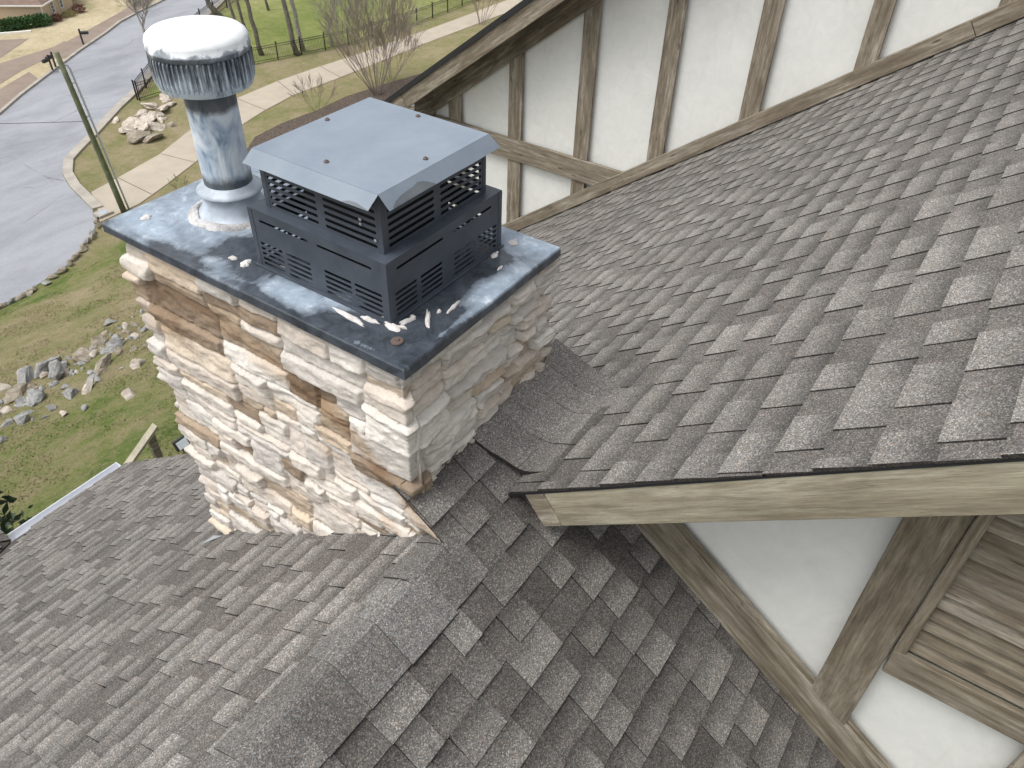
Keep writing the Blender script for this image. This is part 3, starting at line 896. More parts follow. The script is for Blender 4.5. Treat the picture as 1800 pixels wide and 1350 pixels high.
for (a, c, d, e) in stones:
    sc_ = (a+c)/2; side_ = 2.15 < sc_ < 3.25
    hgt_ = e-d; lim = .075 if side_ else .105
    if hgt_ > lim and rs.random() < (.95 if side_ else .6):
        m_ = d + hgt_*rs.uniform(.35, .65)
        for (d2, e2) in ((d, m_), (m_, e)):
            if (c-a) > .2 and rs.random() < (.8 if side_ else .4):
                k_ = a + (c-a)*rs.uniform(.3, .7); split += [(a, k_, d2, e2), (k_, c, d2, e2)]
            else: split.append((a, c, d2, e2))
    else: split.append((a, c, d, e))
stones = split
st = np.array(stones)
RES = .004
GW, GH = int((TOT+1.4)/RES), int(2.9/RES)
gid = np.zeros((GH, GW), dtype=np.int32)
for i, (a, c, d, e) in enumerate(stones):
    ia, ic = max(0, int((a+.7)/RES)), max(0, int((c+.7)/RES)); jd, je = max(0, int((-e)/RES)), max(0, int((-d)/RES))
    gid[jd:je, ia:ic] = i
nS = len(stones)
rg = np.random.RandomState(5)
prot = rg.uniform(0, 1, nS)**1.2*.034
tilt = rg.uniform(-.16, .16, nS); tilts = rg.uniform(-.03, .03, nS)
white = np.array([(.66, .61, .56), (.70, .66, .61), (.62, .565, .51), (.58, .555, .53), (.70, .68, .65)])
base_c = white[rg.randint(0, 5, nS)]*rg.uniform(.86, 1.02, (nS, 1))*np.array((1.04, 1.015, .975))
brown = np.array([(.31, .235, .168), (.38, .298, .217), (.27, .208, .152), (.44, .36, .275)])
brn_c = brown[rg.randint(0, 4, nS)]
yc = 1.625 - ((st[:, 0]+st[:, 1])/2 - .63)       # face coordinate on the big face
zc = (st[:, 2]+st[:, 3])/2
line = np.interp(yc, [-.1, .1, .25, .5, .9, 1.2, 1.55, 1.7], [-.84, -.72, -.56, -.42, -.32, -.25, -.24, -.26])
onbig = (yc > -.05) & (yc < 1.62)
isb = onbig & (np.abs(zc-line) < .085) & (rg.rand(nS) < .85)
isb |= onbig & (yc > 1.25) & (zc > -.62) & (zc < -.2) & (rg.rand(nS) < .5)
isb |= onbig & (rg.rand(nS) < .07)
base_c = np.where(isb[:, None], brn_c, base_c)
tanm = (rg.rand(nS) < .12) & ~isb
base_c = np.where(tanm[:, None], base_c*np.array((.88, .80, .70)), base_c)

def stone_field(s, z):
    """relief height and colour at (s, z)"""
    ws = s + .030*(fbm(s*5, z*9, 3)-.47) + .008*(vnoise(s*14, z*18, 8)-.5)
    wz = z + .045*(fbm(s*2.6, z*7, 9)-.47) + .005*(vnoise(s*18, z*20, 12)-.5)
    gi = gid[np.clip((-wz/RES).astype(int), 0, GH-1), np.clip(((ws+.7)/RES).astype(int), 0, GW-1)]
    R_ = st[gi]
    ds = np.minimum(ws-R_[..., 0], R_[..., 1]-ws); dz = np.minimum(wz-R_[..., 2], R_[..., 3]-wz)
    d = np.minimum(ds, dz)
    e = np.clip(d/.016, 0, 1); e = np.sqrt(np.clip(1-(1-e)**2, 0, 1))
    cz = wz - (R_[..., 2]+R_[..., 3])/2; cs_ = ws-(R_[..., 0]+R_[..., 1])/2
    strat = fbm(ws*5, wz*26, 21, 3)
    step = np.floor(fbm(ws*3.5+gi*.37, wz*15, 33, 3)*6)/6
    rough = fbm(ws*22, wz*34, 44, 4)
    h = prot[gi] + tilt[gi]*cz + tilts[gi]*cs_ + .009*(strat-.45) + .020*(step-.4)*np.clip(fbm(ws*2.1, wz*3.3, 71, 2)*2.6-.5, 0, 1) + .017*(rough-.45) + .030*(fbm(ws*7, wz*11, 81, 3)-.45)
    side = np.clip((s-(.63+1.58))/.05, 0, 1)
    h = (h*(1+.45*side))*e + (-.013-.008*side)*(1-e)
    colr = base_c[gi]*(0.93+.16*strat[..., None])
    yf = CY1 - (s - .63)
    ln = np.interp(yf, [-.3, -.1, .1, .25, .5, .9, 1.2, 1.55, 1.7], [-.9, -.82, -.72, -.56, -.42, -.32, -.25, -.24, -.26])
    k1 = np.exp(-((z-ln)/.085)**2) + .7*np.exp(-((z+.45)/.14)**2)*np.clip((yf-1.15)/.2, 0, 1) + .65*np.exp(-((z-ln+.30)/.07)**2)*np.clip((.9-yf)/.4, 0, 1)
    k1 = k1*((yf > -.3) & (yf < 1.7))
    st_ = np.clip(k1*1.9*(fbm(s*4, z*14, 91, 4)+.25)-.38, 0, 1)*.88
    st2 = np.clip(fbm(s*6+3, z*16, 55, 4)*3.4-2.15, 0, 1)*.40
    sd_ = ((s > 2.2) & (s < 3.2))*np.clip(fbm(gi*1.7, gi*.9, 5, 1)*2.6-.9, 0, 1)*.06
    m1 = np.maximum(np.maximum(st_, st2), sd_)[..., None]
    colr = colr*(1-m1) + m1*colr*np.array((.70, .58, .46))
    return h, colr

def build_stone(name, P, S, Nrm, Zt, Zb, nrow, topfade=True):
    """P: list of base xy, S arclength, Nrm outward xy; Zt, Zb top/bottom per column"""
    nc = len(P); P = np.array(P); Nrm = np.array(Nrm); S = np.array(S)
    t_ = np.linspace(0, 1, nrow)[:, None]
    Z = Zt[None, :]*(1-t_) + Zb[None, :]*t_
    SS = np.repeat(S[None, :], nrow, 0)
    h, c = stone_field(SS, Z)
    Vv = np.zeros((nrow, nc, 3)); Vv[..., 0] = P[None, :, 0] + Nrm[None, :, 0]*h; Vv[..., 1] = P[None, :, 1] + Nrm[None, :, 1]*h; Vv[..., 2] = Z
    me = bpy.data.meshes.new(name)
    idx = np.arange(nrow*nc).reshape(nrow, nc)
    q = np.stack([idx[:-1, :-1], idx[1:, :-1], idx[1:, 1:], idx[:-1, 1:]], -1).reshape(-1, 4)
    me.vertices.add(nrow*nc); me.vertices.foreach_set('co', Vv.ravel())
    me.loops.add(q.size); me.loops.foreach_set('vertex_index', q.ravel().astype(np.int32))
    me.polygons.add(len(q)); me.polygons.foreach_set('loop_start', np.arange(0, q.size, 4, dtype=np.int32))
    me.polygons.foreach_set('loop_total', np.full(len(q), 4, dtype=np.int32))
    me.update(calc_edges=True)
    at = me.attributes.new('tone', 'FLOAT_COLOR', 'POINT')
    cc = np.ones((nrow*nc, 4), dtype=np.float32); cc[:, :3] = c.reshape(-1, 3)
    at.data.foreach_set('color', cc.ravel())
    me.validate()
    return me

DS = .0065
Pp, Ss, Nn = [], [], []
acc = .33      # so that the big face starts at s = .63
segs = [((CX0+.3, CY1), (CX0, CY1), (0, 1)), ((CX0, CY1), (CX0, CY0), (-1, 0)), ((CX0, CY0), (CX1, CY0), (0, -1)), ((CX1, CY0), (CX1, CY1), (1, 0)), ((CX1, CY1), (CX0+.3, CY1), (0, 1))]
for si, (a, c, n_) in enumerate(segs):
    L = math.hypot(c[0]-a[0], c[1]-a[1]); fine = si in (0, 1, 2)
    k = int(L/(DS if fine else .02))
    for i in range(k):
        u_ = i/k; d0, d1 = u_*L, (1-u_)*L
        n0 = np.array(n_, float)
        RR = .022
        if d1 < RR and si < 4: n0 = n0 + np.array(segs[si+1][2])*(1-d1/RR)
        if d0 < RR and si > 0: n0 = n0 + np.array(segs[si-1][2])*(1-d0/RR)
        if si > 0 and d0 < 1e-6: n0 = np.array(n_, float)+np.array(segs[si-1][2])
        m_ = max(abs(n0)); n0 = n0/m_ if m_ > 0 else n0
        Pp.append((a[0]+(c[0]-a[0])*u_, a[1]+(c[1]-a[1])*u_)); Nn.append(tuple(n0)); Ss.append(acc+d0)
    acc += L
Pp.append(segs[-1][1]); Nn.append((0, 1)); Ss.append(acc)
Pa = np.array(Pp)
Zt = np.full(len(Pp), -.022)
Zb = -.92 - .70*np.clip(Pa[:, 1], CY0, 2) - .12
Zb = np.where(Pa[:, 1] < CY0+.02, np.where(Pa[:, 0] > CX0+.03, P2(.05)-.1, P1(.04)-.12), Zb)
me = build_stone('chimney', Pp, Ss, Nn, Zt, Zb, 310)
chim = empty('chimney', (.5, .83, -.9)); chim.parent = house; chim.location = Vector((.5, .83, -.9))-Vector(house.location)
chim['label'] = 'square chimney of pale whitewashed ledge stone with brown stained courses'
def cpart(name, me_or_mb, mat, smooth=False):
    me_ = me_or_mb.mesh(name) if isinstance(me_or_mb, MB) else me_or_mb
    o = bpy.data.objects.new(name, me_); col.objects.link(o); me_.materials.append(mat)
    if smooth: me_.polygons.foreach_set('use_smooth', [True]*len(me_.polygons))
    o.parent = chim; o.matrix_parent_inverse = Matrix.Translation(Vector((.5, .83, -.9))).inverted()
    return o
cpart('stonework', me, MT['ledge_stone'])
# the stone continues as a low wedge under the raised edge of the front roof
yv = np.linspace(CY0+.02, -.165, 34)
Pw = [(CX0, float(y)) for y in yv]; Sw = [.63+.0 + (CY1-float(y)) for y in yv]; Nw = [(-1, 0)]*len(Pw)
zt_ = np.array([min(P2(float(y))-.006, -.02) for y in yv]); zb_ = np.array([P1(float(y))-.1 for y in yv])
zb_ = np.minimum(zb_, zt_-.002)
cpart('stonework', build_stone('stonework', Pw, Sw, Nw, zt_, zb_, 40), MT['ledge_stone'])

# chase cover: folded sheet with a hemmed edge
cv = MB()
bm = bmesh.new()
W, D = 1.0, 1.669
nx_, ny_ = 24, 36
grid = {}
def crown(x, y):
    e_ = min(x, W-x, y, D-y)
    return .006*min(1, e_/.25) + .0025*(mnoise.noise(Vector((x*3.1, y*3.1, 0)))) * min(1, e_/.1)
for i in range(nx_+1):
    for j in range(ny_+1):
        x_, y_ = W*i/nx_, D*j/ny_
        grid[i, j] = bm.verts.new((x_, y_, crown(x_, y_)-.0))
for i in range(nx_):
    for j in range(ny_):
        bm.faces.new([grid[i, j], grid[i+1, j], grid[i+1, j+1], grid[i, j+1]])
loop = [grid[i, 0] for i in range(nx_)] + [grid[nx_, j] for j in range(ny_)] + [grid[i, ny_] for i in range(nx_, 0, -1)] + [grid[0, j] for j in range(ny_, 0, -1)]
low = []
for v_ in loop:
    x_, y_ = v_.co.x, v_.co.y
    ox = -1 if x_ == 0 else (1 if x_ == W else 0); oy = -1 if y_ == 0 else (1 if y_ == D else 0)
    w_ = .004*mnoise.noise(Vector((x_*6, y_*6, 3)))
    low.append([bm.verts.new((x_+ox*.004, y_+oy*.004, -.006)), bm.verts.new((x_+ox*(.006+w_), y_+oy*(.006+w_), -.042)), bm.verts.new((x_-ox*.004, y_-oy*.004, -.046))])
n = len(loop)
for i in range(n):
    k = (i+1) % n
    bm.faces.new([loop[k], loop[i], low[i][0], low[k][0]])
    bm.faces.new([low[k][0], low[i][0], low[i][1], low[k][1]])
    bm.faces.new([low[k][1], low[i][1], low[i][2], low[k][2]])
bmesh.ops.recalc_face_normals(bm, faces=bm.faces[:])
me = bpy.data.meshes.new('chase_cover'); bm.to_mesh(me); bm.free()
cpart('chase_cover', me, MT['chase_metal'], False)

def caulk_blob(x, y, rx, ry, ang=0, seed=0, h=.008, z=.006):
    m = MB(); n_ = 22; rr = random.Random(seed)
    ph = rr.random()*9
    rings = []
    for (q, hz) in ((1.0, 0), (.85, .6), (.5, 1.0)):
        row = []
        for k in range(n_):
            t_ = 6.2832*k/n_
            wob = 1 + .45*mnoise.noise(Vector((math.cos(t_)*1.6+ph, math.sin(t_)*1.6, q*.3))) + .2*mnoise.noise(Vector((math.cos(t_)*5+ph, math.sin(t_)*5, 1)))
            a, c = rx*q*wob*math.cos(t_), ry*q*wob*math.sin(t_)
            row.append((x+a*math.cos(ang)-c*math.sin(ang), y+a*math.sin(ang)+c*math.cos(ang), z+h*hz*(1+.5*mnoise.noise(Vector((a*60, c*60, ph))))-.002))
        rings.append(row)
    vs = [p for r_ in rings for p in r_]+[(x, y, z+h*.8)]
    fs = [(i*n_+k, i*n_+(k+1) % n_, (i+1)*n_+(k+1) % n_, (i+1)*n_+k) for i in range(2) for k in range(n_)] + [(2*n_+k, 2*n_+(k+1) % n_, 3*n_) for k in range(n_)]
    m.add(vs, fs); return m
for i, (x_, y_, a, c, g_) in enumerate([(.13, 1.55, .026, .020, .3), (.91, .17, .028, .018, .2), (.135, .93, .028, .020, .4), (.11, .35, .012, .085, -.1), (.158, .195, .020, .050, -.2), (.185, .235, .012, .03, .5), (.215, .165, .014, .036, 1.2), (.175, .155, .006, .02, .2), (.245, .165, .010, .012, 0), (.27, .115, .010, .060, -.9), (.385, .085, .045, .008, .1), (.14, .28, .012, .04, .1), (.20, .78, .010, .03, .1), (.71, .10, .02, .006, .1), (.78, .175, .03, .012, .2), (.33, .11, .012, .008, .3), (.13, 1.0, .012, .02, .3)]):
    cpart('caulk', caulk_blob(x_, y_, a, c, g_, i+1), MT['caulk'], False)
m = MB(); m.lathe([(.0001, .014), (.008, .013), (.010, .008), (.022, .007), (.024, .002)], (.10, .115, .004), 16); cpart('screw_washer', m, MT['screw'])

# lead flashing tab at the back foot of the chimney
m = MB(); m.prism([(-.02, 1.60, P1(1.60)+.012), (-.10, 1.62, P1(1.62)+.012), (-.02, 1.50, P1(1.5)+.012)], (0, 0, .003)); cpart('flashing', m, MT['lead'])

# ------------------------------------------------------------------ flue vent
vent = empty('flue_vent', (.4, 1.3, .006), label='weathered galvanised flue pipe with ribbed drum and white chalky dome', cat='chimney vent')
m = MB(); m.lathe([(.176, .001), (.150, .012), (.128, .045), (.116, .105), (.114, .118)], (.4, 1.3, .004), 56)
m.build('cone_flashing', MT['zinc'], vent, smooth=True)
m = MB()
for k in range(90):
    t_ = 6.2832*k/90; r0 = .172 + .012*mnoise.noise(Vector((math.cos(t_)*3, math.sin(t_)*3, 0)))
    pass
def seal(t_, j):
    a = mnoise.noise(Vector((math.cos(t_)*2.6, math.sin(t_)*2.6, j*.15)))*.020 + mnoise.noise(Vector((math.cos(t_)*9, math.sin(t_)*9, j*.4)))*.007
    return a*(1 if j in (0, 1) else .5)
m.lathe([(.196, .0), (.192, .005), (.180, .010), (.168, .017), (.158, .020), (.152, .012)], (.4, 1.3, .004), 110, seal)
m.build('caulk_ring', MT['old_sealant'], vent)
m = MB(); m.lathe([(.120, .112), (.138, .114), (.139, .119), (.126, .128), (.110, .140), (.1015, .150), (.1, .150)], (.4, 1.3, 0), 64)
m.build('storm_collar', MT['zinc'], vent, smooth=True)
m = MB(); m.lathe([(.100, .10), (.100, .16), (.1002, .30), (.100, .52), (.100, .57)], (.4, 1.3, 0), 64)
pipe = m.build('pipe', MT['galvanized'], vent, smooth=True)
m = MB(); m.box((.4-.002, 1.3-.103, .15), (.4+.002, 1.3-.099, .56)); 
m = MB(); m.lathe([(.085, .540), (.150, .548), (.178, .560), (.182, .572), (.184, .580)], (.4, 1.3, 0), 96)
def ribf(t_, j): return .0055*(1 if math.sin(t_*62) > 0 else -1)*(1 if 0 < j < 5 else .2)
m.lathe([(.181, .576), (.182, .584), (.185, .60), (.186, .65), (.185, .68), (.183, .695)], (.4, 1.3, 0), 62*6, ribf)
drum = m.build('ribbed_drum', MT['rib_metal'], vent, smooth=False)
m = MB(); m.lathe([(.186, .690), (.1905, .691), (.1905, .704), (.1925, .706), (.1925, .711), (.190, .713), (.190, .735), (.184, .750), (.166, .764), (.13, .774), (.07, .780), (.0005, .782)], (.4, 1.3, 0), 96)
m.build('dome', MT['dome_metal'], vent, smooth=True)

# ------------------------------------------------------------------ black chimney cap (two slotted boxes and a lid)
cap = empty('chimney_cap', (.507, .540, .006), label='dark two-tier slotted metal chimney cap under a flat blue-grey lid, on the chimney top', cat='chimney cap')

def slot_panel(w_, h_, slots, t_=.0018):
    """sheet of metal (local x along, local y up) with rounded slots cut through it"""
    cu = bpy.data.curves.new('panel', 'CURVE'); cu.dimensions = '2D'; cu.fill_mode = 'BOTH'; cu.extrude = t_/2
    def poly(pts):
        sp = cu.splines.new('POLY'); sp.points.add(len(pts)-1); sp.use_cyclic_u = True
        for p, q in zip(sp.points, pts): p.co = (q[0], q[1], 0, 1)
    poly([(0, 0), (w_, 0), (w_, h_), (0, h_)])
    for (a, c, d, e) in slots:
        r_ = min((e-d)/2, (c-a)/2)*.98; pts = []
        for (cx, cy, a0) in ((c-r_, d+r_, -90), (c-r_, e-r_, 0), (a+r_, e-r_, 90), (a+r_, d+r_, 180)):
            for k in range(4):
                th = R(a0+30*k); pts.append((cx+r_*math.cos(th), cy+r_*math.sin(th)))
        poly(pts)
    ob = bpy.data.objects.new('panel', cu)
    col.objects.link(ob)
    dg = bpy.context.evaluated_depsgraph_get()
    me_ = bpy.data.meshes.new_from_object(ob.evaluated_get(dg), depsgraph=dg)
    bpy.data.objects.remove(ob); bpy.data.curves.remove(cu)
    me_.materials.clear()
    return me_

def tier(name, x0, y0, wx, wy, z0, z1, slots_fn):
    root = empty(name, ((x0+wx/2), (y0+wy/2), z0)); root.parent = cap
    root.location = Vector(root.location)-Vector(cap.location)
    h_ = z1-z0
    for (o_, dx, L) in (((x0, y0+wy, z0), (0, -1, 0), wy), ((x0, y0, z0), (1, 0, 0), wx), ((x0+wx, y0, z0), (0, 1, 0), wy), ((x0+wx, y0+wy, z0), (-1, 0, 0), wx)):
        me_ = slot_panel(L, h_, slots_fn(L, h_))
        o = bpy.data.objects.new('side_panel', me_); col.objects.link(o); me_.materials.append(MT['screen_metal'])
        X = Vector(dx); Zn = X.cross(Vector((0, 0, 1)))
        mw = Matrix.Identity(4)
        for j in range(3):
            mw[j][0], mw[j][1], mw[j][2], mw[j][3] = X[j], (0, 0, 1)[j], Zn[j], o_[j]
        o.parent = root
        o.matrix_local = Matrix.Translation(-(Vector(root.location)+Vector(cap.location))) @ mw
    return root

def low_slots(L, h_):
    s_ = []
    for a, c in ((.075, .455), (.515, .90)): s_.append((a*L, c*L, h_-.046, h_-.035))
    for a, c in ((.05, .225), (.255, .44), (.545, .74), (.765, .955)):
        for k in range(5):
            zb = .014 + k*.0225; s_.append((a*L, c*L, zb, zb+.0120))
    return s_
def up_slots(L, h_):
    s_ = []
    for a, c in ((.05, .47), (.53, .955)):
        for k in range(8):
            zb = .012 + k*.0268; s_.append((a*L, c*L, zb, zb+.0135))
    return s_
LX, LY, LWX, LWY, LH = .1623, .1988, .6893, .6827, .2556
UX, UY, UWX, UWY, UT = .2094, .2465, .5974, .5803, .478
t1 = tier('lower_box', LX, LY, LWX, LWY, .006, LH, low_slots)
t2 = tier('upper_box', UX, UY, UWX, UWY, LH+.003, UT, up_slots)
def kid(mb_, name, mat, root, smooth=False):
    o = mb_.build(name, mat, None, smooth); o.parent = root
    rw = Vector(root.location) + (Vector(cap.location) if root is not cap else Vector((0, 0, 0)))
    o.matrix_parent_inverse = Matrix.Translation(rw).inverted(); return o
# ledge between the two tiers
m = MB()
e = .0012
for (a, c) in (((LX-e, LY-e), (LX+LWX+e, UY+.004)), ((LX-e, UY+UWY-.004), (LX+LWX+e, LY+LWY+e)), ((LX-e, UY+.0042), (UX+.004, UY+UWY-.0042)), ((UX+UWX-.004, UY+.0042), (LX+LWX+e, UY+UWY-.0042))):
    m.box((a[0], a[1], LH+.0002), (c[0], c[1], LH+.0025))
kid(m, 'ledge', MT['screen_metal'], t1)
for (cx, cy) in ((LX, LY), (LX+LWX, LY), (LX, LY+LWY), (LX+LWX, LY+LWY)):
    m = MB(); sx = 1 if cx == LX else -1; sy = 1 if cy == LY else -1
    m.box((min(cx-sx*.0025, cx+sx*.020), min(cy-sy*.0025, cy-sy*.001), .008), (max(cx-sx*.0025, cx+sx*.020), max(cy-sy*.0025, cy-sy*.001), LH))
    m.box((min(cx-sx*.0025, cx-sx*.001), min(cy-sy*.0009, cy+sy*.020), .008), (max(cx-sx*.0025, cx-sx*.001), max(cy-sy*.0009, cy+sy*.020), LH))
    kid(m, 'corner_angle', MT['screen_metal'], t1)
for (cx, cy) in ((UX, UY), (UX+UWX, UY), (UX, UY+UWY), (UX+UWX, UY+UWY)):
    m = MB(); sx = 1 if cx == UX else -1; sy = 1 if cy == UY else -1
    m.box((min(cx-sx*.0025, cx+sx*.020), min(cy-sy*.0025, cy-sy*.001), LH+.003), (max(cx-sx*.0025, cx+sx*.020), max(cy-sy*.0025, cy-sy*.001), UT))
    m.box((min(cx-sx*.0025, cx-sx*.001), min(cy-sy*.0009, cy+sy*.020), LH+.003), (max(cx-sx*.0025, cx-sx*.001), max(cy-sy*.0009, cy+sy*.020), UT))
    kid(m, 'corner_angle', MT['screen_metal'], t2)
m = MB(); q = .15; m.prism([(LX+q, LY+q, .012), (LX+LWX-q, LY+q, .012), (LX+LWX-q, LY+LWY-q, .012), (LX+q, LY+LWY-q, .012)], (0, 0, UT-.03))
kid(m, 'flue_liner', MT['deck'], t1)
# foot flange
m = MB(); m.box((LX-.012, LY-.012, .0065), (LX+.002, LY+LWY+.012, .010)); m.box((LX+.0021, LY-.012, .0065), (LX+LWX+.012, LY-.001, .010))
kid(m, 'foot_flange', MT['screen_metal'], t1)
# lid: flat sheet with four sloping flanges, open at the corners
lx, ly, lw, lh, lz = .1985, .2387, .6194, .5954, .4883
m = MB()
dr, ou = .047, .040
nseg = 12
def lidz(x_, y_):
    e_ = min(x_-lx, lx+lw-x_, y_-ly, ly+lh-y_); return lz + .004*min(1, max(0, e_)/.15)
G = [[(lx+lw*i/nseg, ly+lh*j/nseg, lidz(lx+lw*i/nseg, ly+lh*j/nseg)) for i in range(nseg+1)] for j in range(nseg+1)]
for j in range(nseg):
    for i in range(nseg):
        m.face([G[j][i], G[j][i+1], G[j+1][i+1], G[j+1][i]])
def flange(a, c, o_, c0, c1):
    a, c, o_ = Vector(a), Vector(c), Vector(o_); n_ = 16; t_ = (c-a)/n_
    T = (c-a).normalized()
    for k in range(n_):
        def bot(q):
            p = a + t_*q + o_*ou - Vector((0, 0, dr))
            if q == 0: p += T*c0
            if q == n_: p -= T*c1
            p.z += .003*mnoise.noise(Vector((p.x*8, p.y*8, 0))); return p
        m.face([a+t_*k, bot(k), bot(k+1), a+t_*(k+1)])
z_ = lz
flange((lx, ly+lh, z_), (lx, ly, z_), (-1, 0, 0), -.020, .014)
flange((lx, ly, z_), (lx+lw, ly, z_), (0, -1, 0), .004, -.020)
flange((lx+lw, ly, z_), (lx+lw, ly+lh, z_), (1, 0, 0), -.015, -.015)
flange((lx+lw, ly+lh, z_), (lx, ly+lh, z_), (0, 1, 0), -.015, -.015)
lid = kid(m, 'lid', MT['lid_metal'], cap)
sol = lid.modifiers.new('thickness', 'SOLIDIFY'); sol.thickness = .0015; sol.offset = 1
# places on the flanges where the paint has come off: thin bare-metal areas
def bare(pts):
    q = MB(); q.face(pts); return q
def fl_pt(side, s_, d_):
    k = .0035
    if side == 'y':      # right-hand flange, runs along x
        return (lx+s_, ly-ou*d_-k*.7, lz-dr*d_+k*.6)
    return (lx-ou*d_-k*.7, ly+s_, lz-dr*d_+k*.6)
ptsb = [fl_pt('y', s_, d_) for s_, d_ in ((.02, .97), (.05, .70), (.08, .58), (.12, .52), (.15, .50), (.175, .40), (.20, .48), (.215, .60), (.25, .98))]
kid(bare(ptsb), 'bare_patch', MT['lid_bare'], lid.parent)
ptsb = [fl_pt('x', s_, d_) for s_, d_ in ((.13, .97), (.10, .80), (.07, .78), (.04, .86), (.005, .97))]
kid(bare(ptsb[::-1]), 'bare_patch', MT['lid_bare'], lid.parent)
for (x_, y_) in ((.27, .54), (.50, .285), (.54, .80), (.78, .55)):
    m = MB(); m.lathe([(.0001, .009), (.0045, .0085), (.006, .005), (.0095, .004), (.010, .0)], (x_, y_, lidz(x_, y_)+.0015), 12); kid(m, 'screw', MT['screw'], cap)
for (x_, y_, z2) in ((UX-.004, UY+.025, .30), (UX-.004, .45, .42), (UX-.004, .335, .36), (UX-.004, .335, .342)):
    m = MB(); m.box((x_-.003, y_, z2), (x_, y_+.010, z2+.009)); kid(m, 'screw', MT['lead'], cap)
#__PART2__
# ------------------------------------------------------------------ street furniture, plants, neighbours
def part(mb_, name, mat, root, smooth=False):
    o = mb_.build(name, mat, None, smooth); o.parent = root
    o.matrix_parent_inverse = Matrix.Translation(Vector(root.location)).inverted(); return o
G0 = -19.0
# utility pole
pb = Vector((18.34, 36.34, G0)); pv = Vector((-.42, .62, 8.14))
pole = empty('utility_pole', pb, label='leaning greenish wooden utility pole at the kerb corner with a grey conduit', cat='utility pole')
m = MB(); m.tube([pb + pv*k/6 - Vector((0, 0, .02 if k == 0 else 0)) for k in range(7)], [.155-.006*k for k in range(7)], 14); part(m, 'pole', MT['pole_wood'], pole, True)
cb = pb + Vector((.30, -.02, 0)); 
m = MB(); pts = [cb + pv*k/6*.90 for k in range(7)]; top = pts[-1]; pts += [top+Vector((-.05, .05, .16)), top+Vector((-.20, .12, .22)), top+Vector((-.30, .16, .12))]
m.tube(pts, .05, 8); part(m, 'conduit', MT['conduit'], pole, True)
for f_ in (.22, .42, .62, .82):
    m = MB(); c_ = pb+pv*f_; m.box((c_.x, c_.y-.03, c_.z), (c_.x+.34, c_.y+.03, c_.z+.05)); part(m, 'bracket', MT['conduit'], pole)
for f_ in (.955, .90):
    m = MB(); c_ = pb+pv*f_+Vector((-.12, .10, 0)); m.lathe([(.001, -.05), (.03, -.045), (.02, -.015), (.034, .0), (.02, .02), (.001, .05)], c_, 10); part(m, 'insulator', MT['house_trim'], pole)
m = MB(); a_, b_ = pb+pv*.60, Vector((2.6, 47.6, -11.9)); m.tube([a_.lerp(b_, k/12) - Vector((0, 0, .8*math.sin(math.pi*k/12)*.25)) for k in range(13)], .014, 4)
tag(m.build('overhead_cable', MT['black_paint']), 'thin dark cable crossing low over the road from the pole', 'cable')
# kerb inlet
inl = empty('kerb_inlet', (17.45, 36.9, G0), label='small square concrete kerb inlet with a grey lid at the path corner', cat='drain')
m = MB(); m.box((17.1, 36.55, G0-.1), (17.9, 37.2, G0+.16)); part(m, 'box', MT['curb_concrete'], inl)
m = MB(); m.lathe([(.001, .175), (.24, .175), (.25, .161)], (17.5, 36.88, G0), 20); part(m, 'lid', MT['lead'], inl)

def fence(name, line, label, hgt=1.2, bay=2.4):
    pts = [Vector((x, y, G0)) for x, y in line]
    root = empty(name, pts[0], label=label, cat='fence', group='black iron fences along the green lawn')
    nodes = [pts[0]]
    for a, c in zip(pts[:-1], pts[1:]):
        n_ = max(1, round((c-a).length/bay))
        nodes += [a.lerp(c, (k+1)/n_) for k in range(n_)]
    for p in nodes:
        m = MB(); m.box((p.x-.035, p.y-.035, G0), (p.x+.035, p.y+.035, G0+hgt+.10)); m.box((p.x-.045, p.y-.045, G0+hgt+.10), (p.x+.045, p.y+.045, G0+hgt+.14))
        part(m, 'post', MT['iron'], root)
    for a, c in zip(nodes[:-1], nodes[1:]):
        m = MB(); d = c-a
        for z_ in (.16, hgt-.20, hgt-.04): m.tube([a+Vector((0, 0, z_)), c+Vector((0, 0, z_))], .021, 4)
        n_ = max(2, round(d.length/.125))
        for k in range(1, n_):
            p = a.lerp(c, k/n_); m.tube([p+Vector((0, 0, .06)), p+Vector((0, 0, hgt))], .0125, 3)
        part(m, 'picket_panel', MT['iron'], root)
fence('iron_fence', [(28.39, 48.79), (38.03, 48.36), (41.68, 47.14), (45.66, 45.93), (53.43, 45.29), (64.88, 45.83), (76, 46.2)], 'black iron picket fence running beside the path, in front of the green lawn')
fence('iron_fence', [(28.39, 49.05), (35.22, 54.45), (41.74, 58.86), (48.77, 62.41)], 'black iron picket fence running up along the road, left of the lawn')

